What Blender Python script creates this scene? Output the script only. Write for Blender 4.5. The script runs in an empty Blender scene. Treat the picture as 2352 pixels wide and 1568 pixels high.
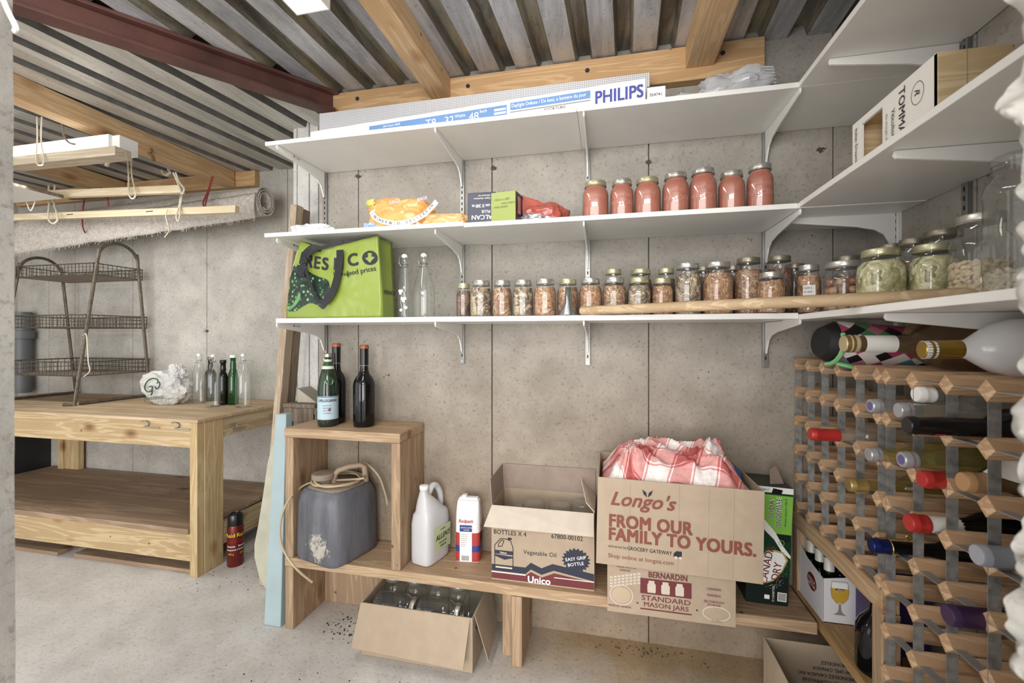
import bpy, bmesh, math, random
from math import sin, cos, pi, radians as R_
from mathutils import Vector, Matrix, noise as mn
random.seed(7)
S = bpy.context.scene
COL = S.collection

# ------------------------------------------------------------------ camera, world, exposure, lights
FPX = 1000.0; CAMZ = 1.20; YAW = R_(12.35)
SY, CY = sin(YAW), cos(YAW)
cam = bpy.data.cameras.new('camera'); co = bpy.data.objects.new('camera', cam); COL.objects.link(co)
cam.sensor_width = 36.0; cam.lens = FPX/2352*36; cam.shift_y = (775-784)/2352.0
cam.clip_start = 0.02; cam.dof.use_dof = True; cam.dof.focus_distance = 1.9; cam.dof.aperture_fstop = 5.0
co.location = (0, 0, CAMZ); co.rotation_euler = (pi/2, 0, YAW)
S.camera = co
w = bpy.data.worlds.new('world'); S.world = w; w.use_nodes = True
w.node_tree.nodes['Background'].inputs[0].default_value = (1.0, 0.985, 0.965, 1)
w.node_tree.nodes['Background'].inputs[1].default_value = 1.25
S.view_settings.view_transform = 'Standard'; S.view_settings.look = 'None'
S.view_settings.gamma = 1; S.view_settings.use_curve_mapping = False
S.view_settings.exposure = 0.46
S.cycles.max_bounces = 8; S.cycles.diffuse_bounces = 4; S.cycles.glossy_bounces = 3
S.cycles.transparent_max_bounces = 24; S.cycles.transmission_bounces = 6
S.cycles.caustics_reflective = False; S.cycles.caustics_refractive = False
S.cycles.use_denoising = True; S.cycles.sample_clamp_indirect = 4; S.cycles.diffuse_bounces = 6

def area(name, loc, rot, sx, sy, e, col=(1, 1, 1)):
    l = bpy.data.lights.new(name, 'AREA'); l.shape = 'RECTANGLE'; l.size = sx; l.size_y = sy
    l.energy = e; l.color = col
    o = bpy.data.objects.new(name, l); COL.objects.link(o); o.location = loc; o.rotation_euler = rot
    return o
# unseen fill lights added behind the camera, and the shop lights' own tubes
area('fill_low', (-0.3, -3.4, 1.2), (R_(106), 0, 0), 4.5, 2.2, 160, (1, .985, .965))  # added fill, tilted up to brighten the deck and shelf undersides
area('fill_behind', (-0.2, -1.5, 2.2), (R_(72), 0, 0), 1.6, 0.4, 22, (1, .985, .965))  # added fill standing in for flash from behind the camera
area('lamp_shop_light', (-0.84, 0.62, 2.13), (0, 0, 0), 0.14, 1.1, 8, (1, .985, .96))
area('lamp_bay_light', (-2.95, 1.55, 2.0), (0, 0, 0), 1.2, 0.3, 8, (1, .985, .96))

# ------------------------------------------------------------------ geometry helpers
def ray(px, py):
    return (px-1176)/FPX, (775-py)/FPX
def _p(d, lat, h):
    return Vector((d*(-SY+lat*CY), d*(CY+lat*SY), CAMZ+h*d))
def at_y(px, py, y):
    l, h = ray(px, py); return _p(y/(CY+l*SY), l, h)
def at_x(px, py, x):
    l, h = ray(px, py); return _p(x/(-SY+l*CY), l, h)
def at_z(px, py, z):
    l, h = ray(px, py); return _p((z-CAMZ)/h, l, h)
def depth(x, y):
    return -SY*x+CY*y
def rad(px0, px1, d):      # radius of an upright round thing that spans px0..px1 at depth d
    l = ((px0+px1)/2-1176)/FPX
    return (px1-px0)/2*d/FPX/math.sqrt(1+l*l)

class MB:
    def __init__(s): s.v = []; s.f = []; s.m = []; s.mi = 0
    def add(s, vs, fs, M=None):
        n = len(s.v)
        s.v += [tuple(M @ Vector(p)) if M else tuple(p) for p in vs]
        s.f += [tuple(i+n for i in f) for f in fs]; s.m += [s.mi]*len(fs); return s
    def box(s, x0, x1, y0, y1, z0, z1, M=None):
        v = [(x, y, z) for x in (x0, x1) for y in (y0, y1) for z in (z0, z1)]
        f = [(0, 1, 3, 2), (4, 6, 7, 5), (0, 4, 5, 1), (2, 3, 7, 6), (0, 2, 6, 4), (1, 5, 7, 3)]
        return s.add(v, f, M)
    def beam(s, a, b, w_, h_, up=(0, 0, 1)):
        a = Vector(a); b = Vector(b); d = (b-a); L = d.length; d.normalize()
        u = Vector(up); r = d.cross(u).normalized(); u = r.cross(d).normalized()
        M = Matrix((( *[r[i] for i in ()],),)) if False else Matrix.Identity(4)
        for i in range(3): M[i][0] = r[i]; M[i][1] = d[i]; M[i][2] = u[i]; M[i][3] = a[i]
        return s.box(-w_/2, w_/2, 0, L, -h_/2, h_/2, M)
    def prism(s, pts, M, t):     # polygon pts (a,b) in local x/z, extruded along local y by t
        n = len(pts)
        v = [(a, 0, b) for a, b in pts]+[(a, t, b) for a, b in pts]
        f = [tuple(range(n)), tuple(range(2*n-1, n-1, -1))]+[(i, i+n, (i+1) % n+n, (i+1) % n) for i in range(n)]
        return s.add(v, f, M)
    def lathe(s, prof, n=24, M=None, se=2.0, sx=1, sy=1, cap=True):
        v = []; f = []
        for r, z in prof:
            for k in range(n):
                a = 2*pi*k/n; c, q = cos(a), sin(a)
                m = (abs(c)**se+abs(q)**se)**(-1/se)
                v.append((r*m*c*sx, r*m*q*sy, z))
        for i in range(len(prof)-1):
            for k in range(n):
                f.append((i*n+k, i*n+(k+1) % n, (i+1)*n+(k+1) % n, (i+1)*n+k))
        if cap:
            f.append(tuple(range(n))[::-1]); f.append(tuple(range((len(prof)-1)*n, len(prof)*n)))
        return s.add(v, f, M)
    def tube(s, pts, r, n=8, closed=False):
        pts = [Vector(p) for p in pts]; N = len(pts); v = []; f = []; u = None
        for i, p in enumerate(pts):
            if closed: d = pts[(i+1) % N]-pts[i-1]
            else: d = pts[min(i+1, N-1)]-pts[max(i-1, 0)]
            if d.length < 1e-9: d = Vector((0, 0, 1))
            d.normalize()
            if u is None:
                u = d.orthogonal().normalized()
            u = (u-d*u.dot(d))
            if u.length < 1e-6: u = d.orthogonal()
            u.normalize(); q = d.cross(u)
            rr = r[i] if isinstance(r, (list, tuple)) else r
            for k in range(n):
                a = 2*pi*k/n; v.append(tuple(p+(u*cos(a)+q*sin(a))*rr))
        for i in range(N if closed else N-1):
            j = (i+1) % N
            for k in range(n):
                f.append((i*n+k, i*n+(k+1) % n, j*n+(k+1) % n, j*n+k))
        if not closed:
            f.append(tuple(range(n))[::-1]); f.append(tuple(range((N-1)*n, N*n)))
        return s.add(v, f)
    def grid(s, fn, nu, nv, M=None, closed_u=False):
        v = [fn(i/(nu-1 if not closed_u else nu), j/(nv-1)) for j in range(nv) for i in range(nu)]
        f = []
        for j in range(nv-1):
            for i in range(nu if closed_u else nu-1):
                f.append((j*nu+i, j*nu+(i+1) % nu, (j+1)*nu+(i+1) % nu, (j+1)*nu+i))
        return s.add(v, f, M)
    def ball(s, c, r, n=14, m=9, M=None, jit=0, sc=(1, 1, 1)):
        c = Vector(c)
        def fn(u, v_):
            a = 2*pi*u; b = pi*v_
            d = Vector((sin(b)*cos(a)*sc[0], sin(b)*sin(a)*sc[1], -cos(b)*sc[2]))
            k = 1+(jit*mn.noise(d*1.7+c*9) if jit else 0)
            return tuple(c+d*r*k)
        return s.grid(fn, n, m, M, closed_u=True)
    def mesh(s, name, mats):
        me = bpy.data.meshes.new(name); me.from_pydata(s.v, [], s.f)
        for m in (mats if isinstance(mats, (list, tuple)) else [mats]): me.materials.append(m)
        if any(s.m): me.polygons.foreach_set('material_index', s.m)
        bm = bmesh.new(); bm.from_mesh(me); bmesh.ops.recalc_face_normals(bm, faces=bm.faces); bm.to_mesh(me); bm.free()
        return me
    def build(s, name, mats, parent=None, smooth=False, bev=0, solid=0, **pr):
        me = s.mesh(name, mats)
        return obj(name, me, parent, smooth, bev, solid, **pr)

def obj(name, me, parent=None, smooth=False, bev=0, solid=0, **pr):
    o = bpy.data.objects.new(name, me); COL.objects.link(o)
    if parent: o.parent = parent
    if smooth:
        me.polygons.foreach_set('use_smooth', [True]*len(me.polygons)); me.set_sharp_from_angle(angle=R_(42))
    if solid:
        m = o.modifiers.new('solid', 'SOLIDIFY'); m.thickness = solid; m.offset = 0
    if bev:
        m = o.modifiers.new('bevel', 'BEVEL'); m.width = bev; m.segments = 2; m.limit_method = 'ANGLE'; m.angle_limit = R_(40)
    for k, v in pr.items(): o[k] = v
    return o
def tag(o, label=None, cat=None, group=None, kind=None):
    if label: o['label'] = label
    if cat: o['category'] = cat
    if group: o['group'] = group
    if kind: o['kind'] = kind
    return o
def thing(name, label, cat, loc=(0, 0, 0), rz=0, group=None, rot=None):
    o = bpy.data.objects.new(name, None); COL.objects.link(o); o.empty_display_size = .05
    o.location = loc; o.rotation_euler = rot if rot else (0, 0, rz)
    return tag(o, label, cat, group)
def struct(name, mb, mat, parent=None, **k):
    o = mb.build(name, mat, parent, **k)
    if not parent: o['kind'] = 'structure'
    return o
def T(x, y, z): return Matrix.Translation((x, y, z))
def RZ(a): return Matrix.Rotation(a, 4, 'Z')
def RX(a): return Matrix.Rotation(a, 4, 'X')
def RY(a): return Matrix.Rotation(a, 4, 'Y')
def dup(root, loc=None, rz=None, label=None, group=None):
    r = root.copy(); COL.objects.link(r)
    if loc is not None: r.location = loc
    if rz is not None: r.rotation_euler = (0, 0, rz)
    if label: r['label'] = label
    if group: r['group'] = group
    for ch in list(root.children):
        c = ch.copy(); COL.objects.link(c); c.parent = r
        for g in list(ch.children):
            d = g.copy(); COL.objects.link(d); d.parent = c
    return r

# ------------------------------------------------------------------ materials
def new_mat(name):
    m = bpy.data.materials.new(name); m.use_nodes = True
    nt = m.node_tree; b = nt.nodes['Principled BSDF']
    return m, nt, b
def N(nt, t, **k):
    n = nt.nodes.new(t)
    for a, v in k.items():
        if a.startswith('i_'): n.inputs[int(a[2:])].default_value = v
        else: setattr(n, a, v)
    return n
def ramp(nt, fac, stops):
    r = N(nt, 'ShaderNodeValToRGB'); e = r.color_ramp.elements
    while len(e) > 1: e.remove(e[-1])
    e[0].position = stops[0][0]; e[0].color = (*stops[0][1], 1)
    for p, c in stops[1:]:
        x = e.new(p); x.color = (*c, 1)
    nt.links.new(fac, r.inputs[0]); return r.outputs[0]
def mixc(nt, fac, a, b, mode='MIX'):
    m = N(nt, 'ShaderNodeMix', data_type='RGBA', blend_type=mode)
    L = nt.links.new
    for i, v in ((0, fac), (6, a), (7, b)):
        if hasattr(v, 'links') or hasattr(v, 'is_output'): L(v, m.inputs[i])
        elif i == 0: m.inputs[0].default_value = v
        else: m.inputs[i].default_value = (*v, 1) if len(v) == 3 else v
    return m.outputs[2]
def coords(nt, scale=(1, 1, 1), rot=(0, 0, 0), kind='Object'):
    t = N(nt, 'ShaderNodeTexCoord'); mp = N(nt, 'ShaderNodeMapping')
    mp.inputs['Scale'].default_value = scale; mp.inputs['Rotation'].default_value = rot
    nt.links.new(t.outputs[kind], mp.inputs[0]); return mp.outputs[0]
def noise(nt, v, scale, det=4, rough=.55, dist=0):
    n = N(nt, 'ShaderNodeTexNoise'); n.inputs['Scale'].default_value = scale; n.inputs['Detail'].default_value = det
    n.inputs['Roughness'].default_value = rough; n.inputs['Distortion'].default_value = dist
    nt.links.new(v, n.inputs['Vector']); return n.outputs[0]
def bump(nt, b, h, st=.3, dist=.01):
    n = N(nt, 'ShaderNodeBump'); n.inputs['Strength'].default_value = st; n.inputs['Distance'].default_value = dist
    nt.links.new(h, n.inputs['Height']); nt.links.new(n.outputs[0], b.inputs['Normal'])
def hx(s):
    s = s.lstrip('#'); c = [int(s[i:i+2], 16)/255 for i in (0, 2, 4)]
    return tuple(x/12.92 if x <= .04045 else ((x+.055)/1.055)**2.4 for x in c)
_pm = {}
def pm(name, col, rough=.6, metal=0, var=.12, sc=9, bmp=0, bsc=60, **kw):
    if name in _pm: return _pm[name]
    m, nt, b = new_mat(name); L = nt.links.new
    if isinstance(col, str): col = hx(col)
    v = coords(nt)
    if var:
        n = noise(nt, v, sc, 5)
        c = ramp(nt, n, [(.3, tuple(x*(1-var) for x in col)), (.7, tuple(min(1, x*(1+var)) for x in col))])
        L(c, b.inputs['Base Color'])
    else: b.inputs['Base Color'].default_value = (*col, 1)
    b.inputs['Roughness'].default_value = rough; b.inputs['Metallic'].default_value = metal
    if bmp: bump(nt, b, noise(nt, v, bsc, 4), bmp, .004)
    for k, x in kw.items(): b.inputs[k.replace('_', ' ')].default_value = x
    _pm[name] = m; return m
def concrete(name, c0, c1, pits=.0, stain=None, scale=1.0, bmp=.35, blotch=None):
    m, nt, b = new_mat(name); L = nt.links.new
    v = coords(nt)
    n1 = noise(nt, v, 2.2*scale, 8, .62)
    base = ramp(nt, n1, [(.28, c0), (.5, tuple((a+b_)/2 for a, b_ in zip(c0, c1))), (.72, c1)])
    n2 = noise(nt, v, 75*scale, 6, .72)
    sp = ramp(nt, n2, [(.33, (.50, .47, .44)), (.46, (1, 1, 1))])
    base = mixc(nt, .7, base, sp, 'MULTIPLY')
    n5 = noise(nt, v, 9*scale, 6, .7); base = mixc(nt, .5, base, ramp(nt, n5, [(.32, (.70, .685, .67)), (.60, (1.0, 1.0, 1.0))]), 'MULTIPLY')
    hts = n2
    if pits:
        vo = N(nt, 'ShaderNodeTexVoronoi'); vo.inputs['Scale'].default_value = 30; vo.inputs['Randomness'].default_value = 1
        L(v, vo.inputs['Vector'])
        nn = noise(nt, v, 9, 3); nn2 = noise(nt, v, 140, 2)
        th = N(nt, 'ShaderNodeMath', operation='MULTIPLY_ADD', i_1=.75*pits, i_2=-.34*pits); L(nn, th.inputs[0])
        ds = N(nt, 'ShaderNodeMath', operation='MULTIPLY_ADD', i_1=.35); L(nn2, ds.inputs[0]); L(vo.outputs['Distance'], ds.inputs[2])
        sb = N(nt, 'ShaderNodeMath', operation='SUBTRACT'); L(ds.outputs[0], sb.inputs[0]); L(th.outputs[0], sb.inputs[1])
        k = ramp(nt, sb.outputs[0], [(.10, (.30, .28, .26)), (.16, (1, 1, 1))])
        base = mixc(nt, 1.0, base, k, 'MULTIPLY')
        vo2 = N(nt, 'ShaderNodeTexVoronoi'); vo2.inputs['Scale'].default_value = 7
        L(v, vo2.inputs['Vector'])
        ds2 = N(nt, 'ShaderNodeMath', operation='MULTIPLY_ADD', i_1=.12); L(nn2, ds2.inputs[0]); L(vo2.outputs['Distance'], ds2.inputs[2])
        k2 = ramp(nt, ds2.outputs[0], [(.07, (.34, .31, .28)), (.085, (1, 1, 1))])
        base = mixc(nt, .9, base, k2, 'MULTIPLY')
    if stain:      # (colour, z0, z1): mineral/damp band that belongs to the wall
        col, z0, z1, st = stain
        g = N(nt, 'ShaderNodeTexCoord'); sx = N(nt, 'ShaderNodeSeparateXYZ'); L(g.outputs['Object'], sx.inputs[0])
        ad = N(nt, 'ShaderNodeMath', operation='MULTIPLY_ADD', i_1=.5); L(n1, ad.inputs[0]); L(sx.outputs[2], ad.inputs[2])
        mr = N(nt, 'ShaderNodeMapRange'); mr.inputs['From Min'].default_value = z0+.25; mr.inputs['From Max'].default_value = z1+.25
        mr.inputs['To Min'].default_value = st; mr.inputs['To Max'].default_value = 0
        L(ad.outputs[0], mr.inputs[0]); base = mixc(nt, mr.outputs[0], base, col, 'MULTIPLY')
    if blotch:
        n3 = noise(nt, v, 5, 9, .75, .4)
        k = ramp(nt, n3, [(.60, (0, 0, 0)), (.68, (1, 1, 1))]); base = mixc(nt, k, base, blotch)
    L(base, b.inputs['Base Color']); b.inputs['Roughness'].default_value = .88
    bump(nt, b, hts, bmp, .004)
    return m
def wood(name, c0, c1, axis=0, knots=True, scale=1.0, rough=.65, dark=.5):
    m, nt, b = new_mat(name); L = nt.links.new
    sc = [14*scale]*3; sc[axis] = .9*scale
    v = coords(nt, tuple(sc))
    n = noise(nt, v, 1.6, 4, .55, 1.2)
    wv = N(nt, 'ShaderNodeMath', operation='MULTIPLY', i_1=26.0); L(n, wv.inputs[0])
    sn = N(nt, 'ShaderNodeMath', operation='SINE'); L(wv.outputs[0], sn.inputs[0])
    mid = tuple((a+b_)/2 for a, b_ in zip(c0, c1))
    c = ramp(nt, sn.outputs[0], [(.0, tuple(a*.45+b_*.55 for a, b_ in zip(mid, c1))), (.5, mid), (.95, c0)])
    v2 = coords(nt, (1, 1, 1)); n2 = noise(nt, v2, 3.0, 6)
    t = ramp(nt, n2, [(.3, (.72, .68, .63)), (.6, (1, 1, 1))]); c = mixc(nt, dark, c, t, 'MULTIPLY')
    if knots:
        ks = [4.5]*3; ks[axis] = 2.4
        v3 = coords(nt, tuple(ks)); vo = N(nt, 'ShaderNodeTexVoronoi'); vo.inputs['Scale'].default_value = 1.3; L(v3, vo.inputs['Vector'])
        k = ramp(nt, vo.outputs['Distance'], [(.05, hx('4a2e18')), (.11, (.62, .42, .25)), (.19, (1, 1, 1))]); c = mixc(nt, .7, c, k, 'MULTIPLY')
        v4 = coords(nt); v5 = N(nt, 'ShaderNodeTexVoronoi'); v5.inputs['Scale'].default_value = 9; L(v4, v5.inputs['Vector'])
        k = ramp(nt, v5.outputs['Distance'], [(.05, (.12, .08, .05)), (.07, (1, 1, 1))]); c = mixc(nt, .7, c, k, 'MULTIPLY')
    L(c, b.inputs['Base Color']); b.inputs['Roughness'].default_value = rough
    bump(nt, b, sn.outputs[0], .12, .002)
    return m
def glass(name, tint=(.96, .975, .97), edge=(.33, .37, .36), rough=.02, spec=1.0, dens=.02, densc=(1, 1, 1)):
    """thin-walled glass: clear head-on, darker where the wall is seen lengthwise, with its reflection"""
    m, nt, b = new_mat(name); L = nt.links.new; nt.nodes.remove(b)
    out = nt.nodes['Material Output']
    lw = N(nt, 'ShaderNodeLayerWeight'); lw.inputs[0].default_value = .35
    c = ramp(nt, lw.outputs['Facing'], [(.0, tint), (.50, tint), (.92, edge)])
    tr = N(nt, 'ShaderNodeBsdfTransparent'); L(c, tr.inputs[0])
    gl = N(nt, 'ShaderNodeBsdfGlossy'); gl.inputs['Roughness'].default_value = rough; gl.inputs[0].default_value = (spec, spec, spec, 1)
    l2 = N(nt, 'ShaderNodeLayerWeight'); l2.inputs[0].default_value = .5
    pw_ = N(nt, 'ShaderNodeMath', operation='POWER', i_1=4.5); L(l2.outputs['Facing'], pw_.inputs[0])
    fr = N(nt, 'ShaderNodeMath', operation='MULTIPLY_ADD', i_1=.7, i_2=.045); L(pw_.outputs[0], fr.inputs[0])
    mx = N(nt, 'ShaderNodeMixShader'); L(fr.outputs[0], mx.inputs[0]); L(tr.outputs[0], mx.inputs[1]); L(gl.outputs[0], mx.inputs[2])
    last = mx
    if dens:
        df = N(nt, 'ShaderNodeBsdfDiffuse'); df.inputs[0].default_value = (*densc, 1)
        m2 = N(nt, 'ShaderNodeMixShader'); m2.inputs[0].default_value = dens; L(mx.outputs[0], m2.inputs[1]); L(df.outputs[0], m2.inputs[2]); last = m2
    L(last.outputs[0], out.inputs[0])
    return m
def chunks(name, cols, scale=26, stretch=(1, 1, 1), dist=1.5, ed=(.25, .2, .16)):
    """preserved vegetables packed behind the glass"""
    m, nt, b = new_mat(name); L = nt.links.new
    v = coords(nt, stretch)
    n = N(nt, 'ShaderNodeTexNoise'); n.inputs['Scale'].default_value = 16; L(v, n.inputs['Vector'])
    ad = mixc(nt, .045*dist, v, n.outputs[1], 'ADD')
    vo = N(nt, 'ShaderNodeTexVoronoi'); vo.inputs['Scale'].default_value = scale; L(ad, vo.inputs['Vector'])
    sx = N(nt, 'ShaderNodeSeparateColor'); L(vo.outputs['Color'], sx.inputs[0])
    n_ = len(cols); c = ramp(nt, sx.outputs[0], [(i/n_, hx(x)) for i, x in enumerate(cols)])
    ve = N(nt, 'ShaderNodeTexVoronoi', feature='DISTANCE_TO_EDGE'); ve.inputs['Scale'].default_value = scale; L(ad, ve.inputs['Vector'])
    k = ramp(nt, ve.outputs['Distance'], [(.0, ed), (.09, (1, 1, 1))]); c = mixc(nt, .85, c, k, 'MULTIPLY')
    f = noise(nt, v, 70, 5); k2 = ramp(nt, f, [(.35, (.5, .45, .4)), (.6, (1.0, 1, 1))]); c = mixc(nt, .7, c, k2, 'MULTIPLY')
    L(c, b.inputs['Base Color']); b.inputs['Roughness'].default_value = .35
    bump(nt, b, ve.outputs['Distance'], .6, .006)
    return m
def emit(name, col, st):
    m, nt, b = new_mat(name); b.inputs['Emission Color'].default_value = (*col, 1); b.inputs['Emission Strength'].default_value = st
    b.inputs['Base Color'].default_value = (*col, 1); return m

M_wall = concrete('concrete_wall', hx('8f8a82'), hx('b5afa6'), pits=1.0, stain=((.88, .74, .60), .35, 1.25, 1.0))
M_wall_bay = concrete('concrete_bay', hx('9c9991'), hx('c6c2bb'), pits=.5)
M_wall_white = concrete('whitewashed_concrete', hx('c9c8c4'), hx('efeeeb'), pits=.5, blotch=hx('8b8a84'))
M_floor0 = concrete('concrete_floor', hx('c2beb9'), hx('e2dfdb'), pits=.35, scale=.9, blotch=hx('c9c0b4'))
def floor_stain(m):      # damp yellowish stain along the foot of the back wall
    nt = m.node_tree; L = nt.links.new; b = nt.nodes['Principled BSDF']; src = b.inputs['Base Color'].links[0].from_socket
    g = N(nt, 'ShaderNodeTexCoord'); sx = N(nt, 'ShaderNodeSeparateXYZ'); L(g.outputs['Object'], sx.inputs[0]); v = coords(nt); n = noise(nt, v, 5, 5)
    a = N(nt, 'ShaderNodeMath', operation='MULTIPLY_ADD', i_1=.35); L(n, a.inputs[0]); L(sx.outputs[1], a.inputs[2])
    r = N(nt, 'ShaderNodeMapRange'); r.inputs['From Min'].default_value = 1.60; r.inputs['From Max'].default_value = 1.86; L(a.outputs[0], r.inputs[0])
    r2 = N(nt, 'ShaderNodeMapRange'); r2.inputs['From Min'].default_value = -.6; r2.inputs['From Max'].default_value = -.1; L(sx.outputs[0], r2.inputs[0])
    k = N(nt, 'ShaderNodeMath', operation='MULTIPLY'); L(r.outputs[0], k.inputs[0]); L(r2.outputs[0], k.inputs[1])
    L(mixc(nt, k.outputs[0], src, (.70, .54, .34), 'MULTIPLY'), b.inputs['Base Color']); return m
M_floor = floor_stain(M_floor0)
M_jamb = concrete('rough_jamb', hx('9a9791'), hx('bdb9b2'), pits=.2)
M_white = pm('white_melamine', '#e9e8e4', .35, var=.03)
M_under = M_white
M_brk = pm('white_steel', '#e6e5e2', .3, var=.02)
M_std = pm('grey_steel_track', '#8d8d8a', .4, .5, var=.15)
M_dark = pm('dark_slot', '#1c1b1a', .9, var=0)
M_w0x = wood('pine_along_x', hx('e0c4a0'), hx('c4a27a'), 0)
M_w0y = wood('pine_along_y', hx('dcb586'), hx('b58454'), 1)
M_w0z = wood('pine_along_z', hx('dab48a'), hx('b28557'), 2)
M_gx = wood('workbench_pine_x', hx('c9b48f'), hx('ab9069'), 0, dark=.45)
M_gy = wood('workbench_pine_y', hx('c0b08f'), hx('a48e6b'), 1, dark=.45)
M_gz = wood('workbench_pine_z', hx('c8b48c'), hx('b3976a'), 2, dark=.4)
M_ply = wood('plywood_top', hx('cbb596'), hx('ae9473'), 0, scale=.5, knots=False, dark=.5)
M_plyd = wood('plywood_dark', hx('a8917a'), hx('8a735c'), 0, scale=.5)
M_bx = wood('bench_fir_x', hx('c2a888'), hx('a38669'), 0, dark=.5)
M_by = wood('bench_fir_y', hx('c6aa89'), hx('a98a6a'), 1, dark=.4)
M_bz = wood('bench_fir_z', hx('b99e80'), hx('998067'), 2, dark=.5)
M_jx = wood('joist_x', hx('ccaa80'), hx('b58f62'), 0, dark=.4)
M_jy = wood('joist_y', hx('d8ba92'), hx('c49f74'), 1, dark=.4)
M_old = wood('weathered_wood', hx('857565'), hx('5f5246'), 2)
M_lean = wood('leaning_board', hx('bfae98'), hx('a08d76'), 2, knots=False)
M_rod = wood('rack_pine', hx('d9bd9c'), hx('b48e6a'), 0, knots=False, dark=.4)
M_galv = pm('galvanised', '#8b8a87', .45, .25, var=.4, sc=45)
M_red = pm('red_oxide_steel', '#5f3e38', .5, .1, var=.35, sc=6)
M_card = pm('cardboard', '#ab9984', .85, var=.06, sc=20)
M_cardl = pm('cardboard_light', '#cbbfb0', .85, var=.06, sc=20)
M_cardd = pm('cardboard_inside', '#97867a', .9, var=.1, sc=20)
M_glass = glass('clear_glass')
M_ink = pm('black_ink', '#23232b', .7, var=0)
M_navy = pm('navy_ink', '#272a3b', .6, var=.05)
M_maroon = pm('maroon_ink', '#6b2e31', .7, var=.06)
M_brown = pm('brown_red_ink', '#7d4438', .7, var=0)
M_wht = pm('white_paint', '#f2f1ee', .5, var=0)
M_black = pm('black_plastic', '#141416', .25, var=0)
M_lid = pm('tin_lid', '#bdbab2', .3, .75, var=.15, sc=40)
M_lidg = pm('gold_lid', '#b8b392', .35, .6, var=.15, sc=40)
M_lidd = pm('dull_lid', '#8c8577', .4, .7, var=.25, sc=40)
M_tomato = pm('tomato_sauce', '#aa6450', .4, var=.08, sc=30)

# ------------------------------------------------------------------ lettering
_cnt = [0]
def letter(body, size, mat, M, parent, ax='left', off=0.0, sx=1.0, bend=0, shear=0, ext=.0004, spacing=1.0, name='lettering'):
    """flat print: M maps text plane (x right, y up, z outwards) into the parent's space; off makes it bold"""
    cu = bpy.data.curves.new('lettering', 'FONT'); cu.body = body; cu.size = size; cu.align_x = ax.upper()
    cu.shear = shear; cu.resolution_u = 5 if size > .028 else 2; cu.space_character = spacing*(1.04 if off > .0008 else 1)
    o = bpy.data.objects.new('tmp', cu); COL.objects.link(o)
    dg = bpy.context.evaluated_depsgraph_get(); m0 = bpy.data.meshes.new_from_object(o.evaluated_get(dg))
    bpy.data.objects.remove(o); bpy.data.curves.remove(cu)
    _cnt[0] += 1; ext = ext+.0005+.00003*(_cnt[0] % 9)
    V = [(v.co.x*sx, v.co.y) for v in m0.vertices]; F = [tuple(p.vertices) for p in m0.polygons]; bpy.data.meshes.remove(m0)
    sh = [(0, 0)] if off < .0002 else [(-off*.5, -off*.35), (off*.5, -off*.35), (off*.5, off*.35), (-off*.5, off*.35)] if off > .0008 else [(-off*.5, 0), (off*.5, 0)]
    vs = []; fs = []
    for k, (dx, dy) in enumerate(sh):
        n = len(vs); e = ext+.00012*k
        for x, y in V:
            x += dx; y += dy
            if bend:
                a = x/bend; vs.append(M @ Vector((sin(a)*(bend+e), y, cos(a)*(bend+e))))
            else: vs.append(M @ Vector((x, y, e)))
        fs += [tuple(i+n for i in f) for f in F]
    me = bpy.data.meshes.new(name); me.from_pydata([tuple(v) for v in vs], [], fs); me.materials.append(mat)
    return obj(name, me, parent)
FRONT = Matrix(((1, 0, 0, 0), (0, 0, -1, 0), (0, 1, 0, 0), (0, 0, 0, 1)))      # plane facing -y
LEFTF = Matrix(((0, 0, -1, 0), (-1, 0, 0, 0), (0, 1, 0, 0), (0, 0, 0, 1)))     # plane facing -x, reading towards -y
RIGHTF = Matrix(((0, 0, 1, 0), (1, 0, 0, 0), (0, 1, 0, 0), (0, 0, 0, 1)))      # plane facing +x
def fr(x, y, z): return T(x, y, z) @ FRONT
def patch(pts, mat, M, parent, name='printed_panel', e=.0003):
    _cnt[0] += 1; e += .00003*(_cnt[0] % 9)
    v = [M @ Vector((a, b, e)) for a, b in pts]
    mb = MB(); mb.add(v, [tuple(range(len(pts)))]); return mb.build(name, mat, parent)
def rect(x0, x1, y0, y1): return [(x0, y0), (x1, y0), (x1, y1), (x0, y1)]
def ell(cx, cy, rx, ry, n=28, a0=0): return [(cx+rx*cos(2*pi*k/n+a0), cy+ry*sin(2*pi*k/n+a0)) for k in range(n)]
# ------------------------------------------------------------------ structure: floor, walls, deck, beam, joists
YW = 1.785; XR = .90; YB = 2.47; Z1 = 1.975; Z2 = 1.610; Z3 = 1.275; ZB = .294
f_ = MB(); f_.box(-4.9, 1.2, -1.6, 2.6, -.08, 0)
struct('floor', f_, M_floor)

def panel_wall(name, xs, y0, y1, z1, mat, gap=.004, z0=0, join=.006):
    r = thing(name, None, None); r['kind'] = 'structure'
    b = MB(); b.box(xs[0], xs[-1], y0+.02, y1, z0, z1); b.build('backing', mat, r)
    for a, c in zip(xs, xs[1:]):
        p = MB(); p.box(a+gap/2, c-gap/2, y0, y0+.022, z0, z1); p.build('concrete_panel', mat, r, bev=.002)
    return r
wb = panel_wall('wall_back', [-1.31]+[at_y(p, 775, YW).x for p in (823, 1130, 1490, 1914)]+[XR+.05], YW, YW+.14, 2.36, M_wall)
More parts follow.
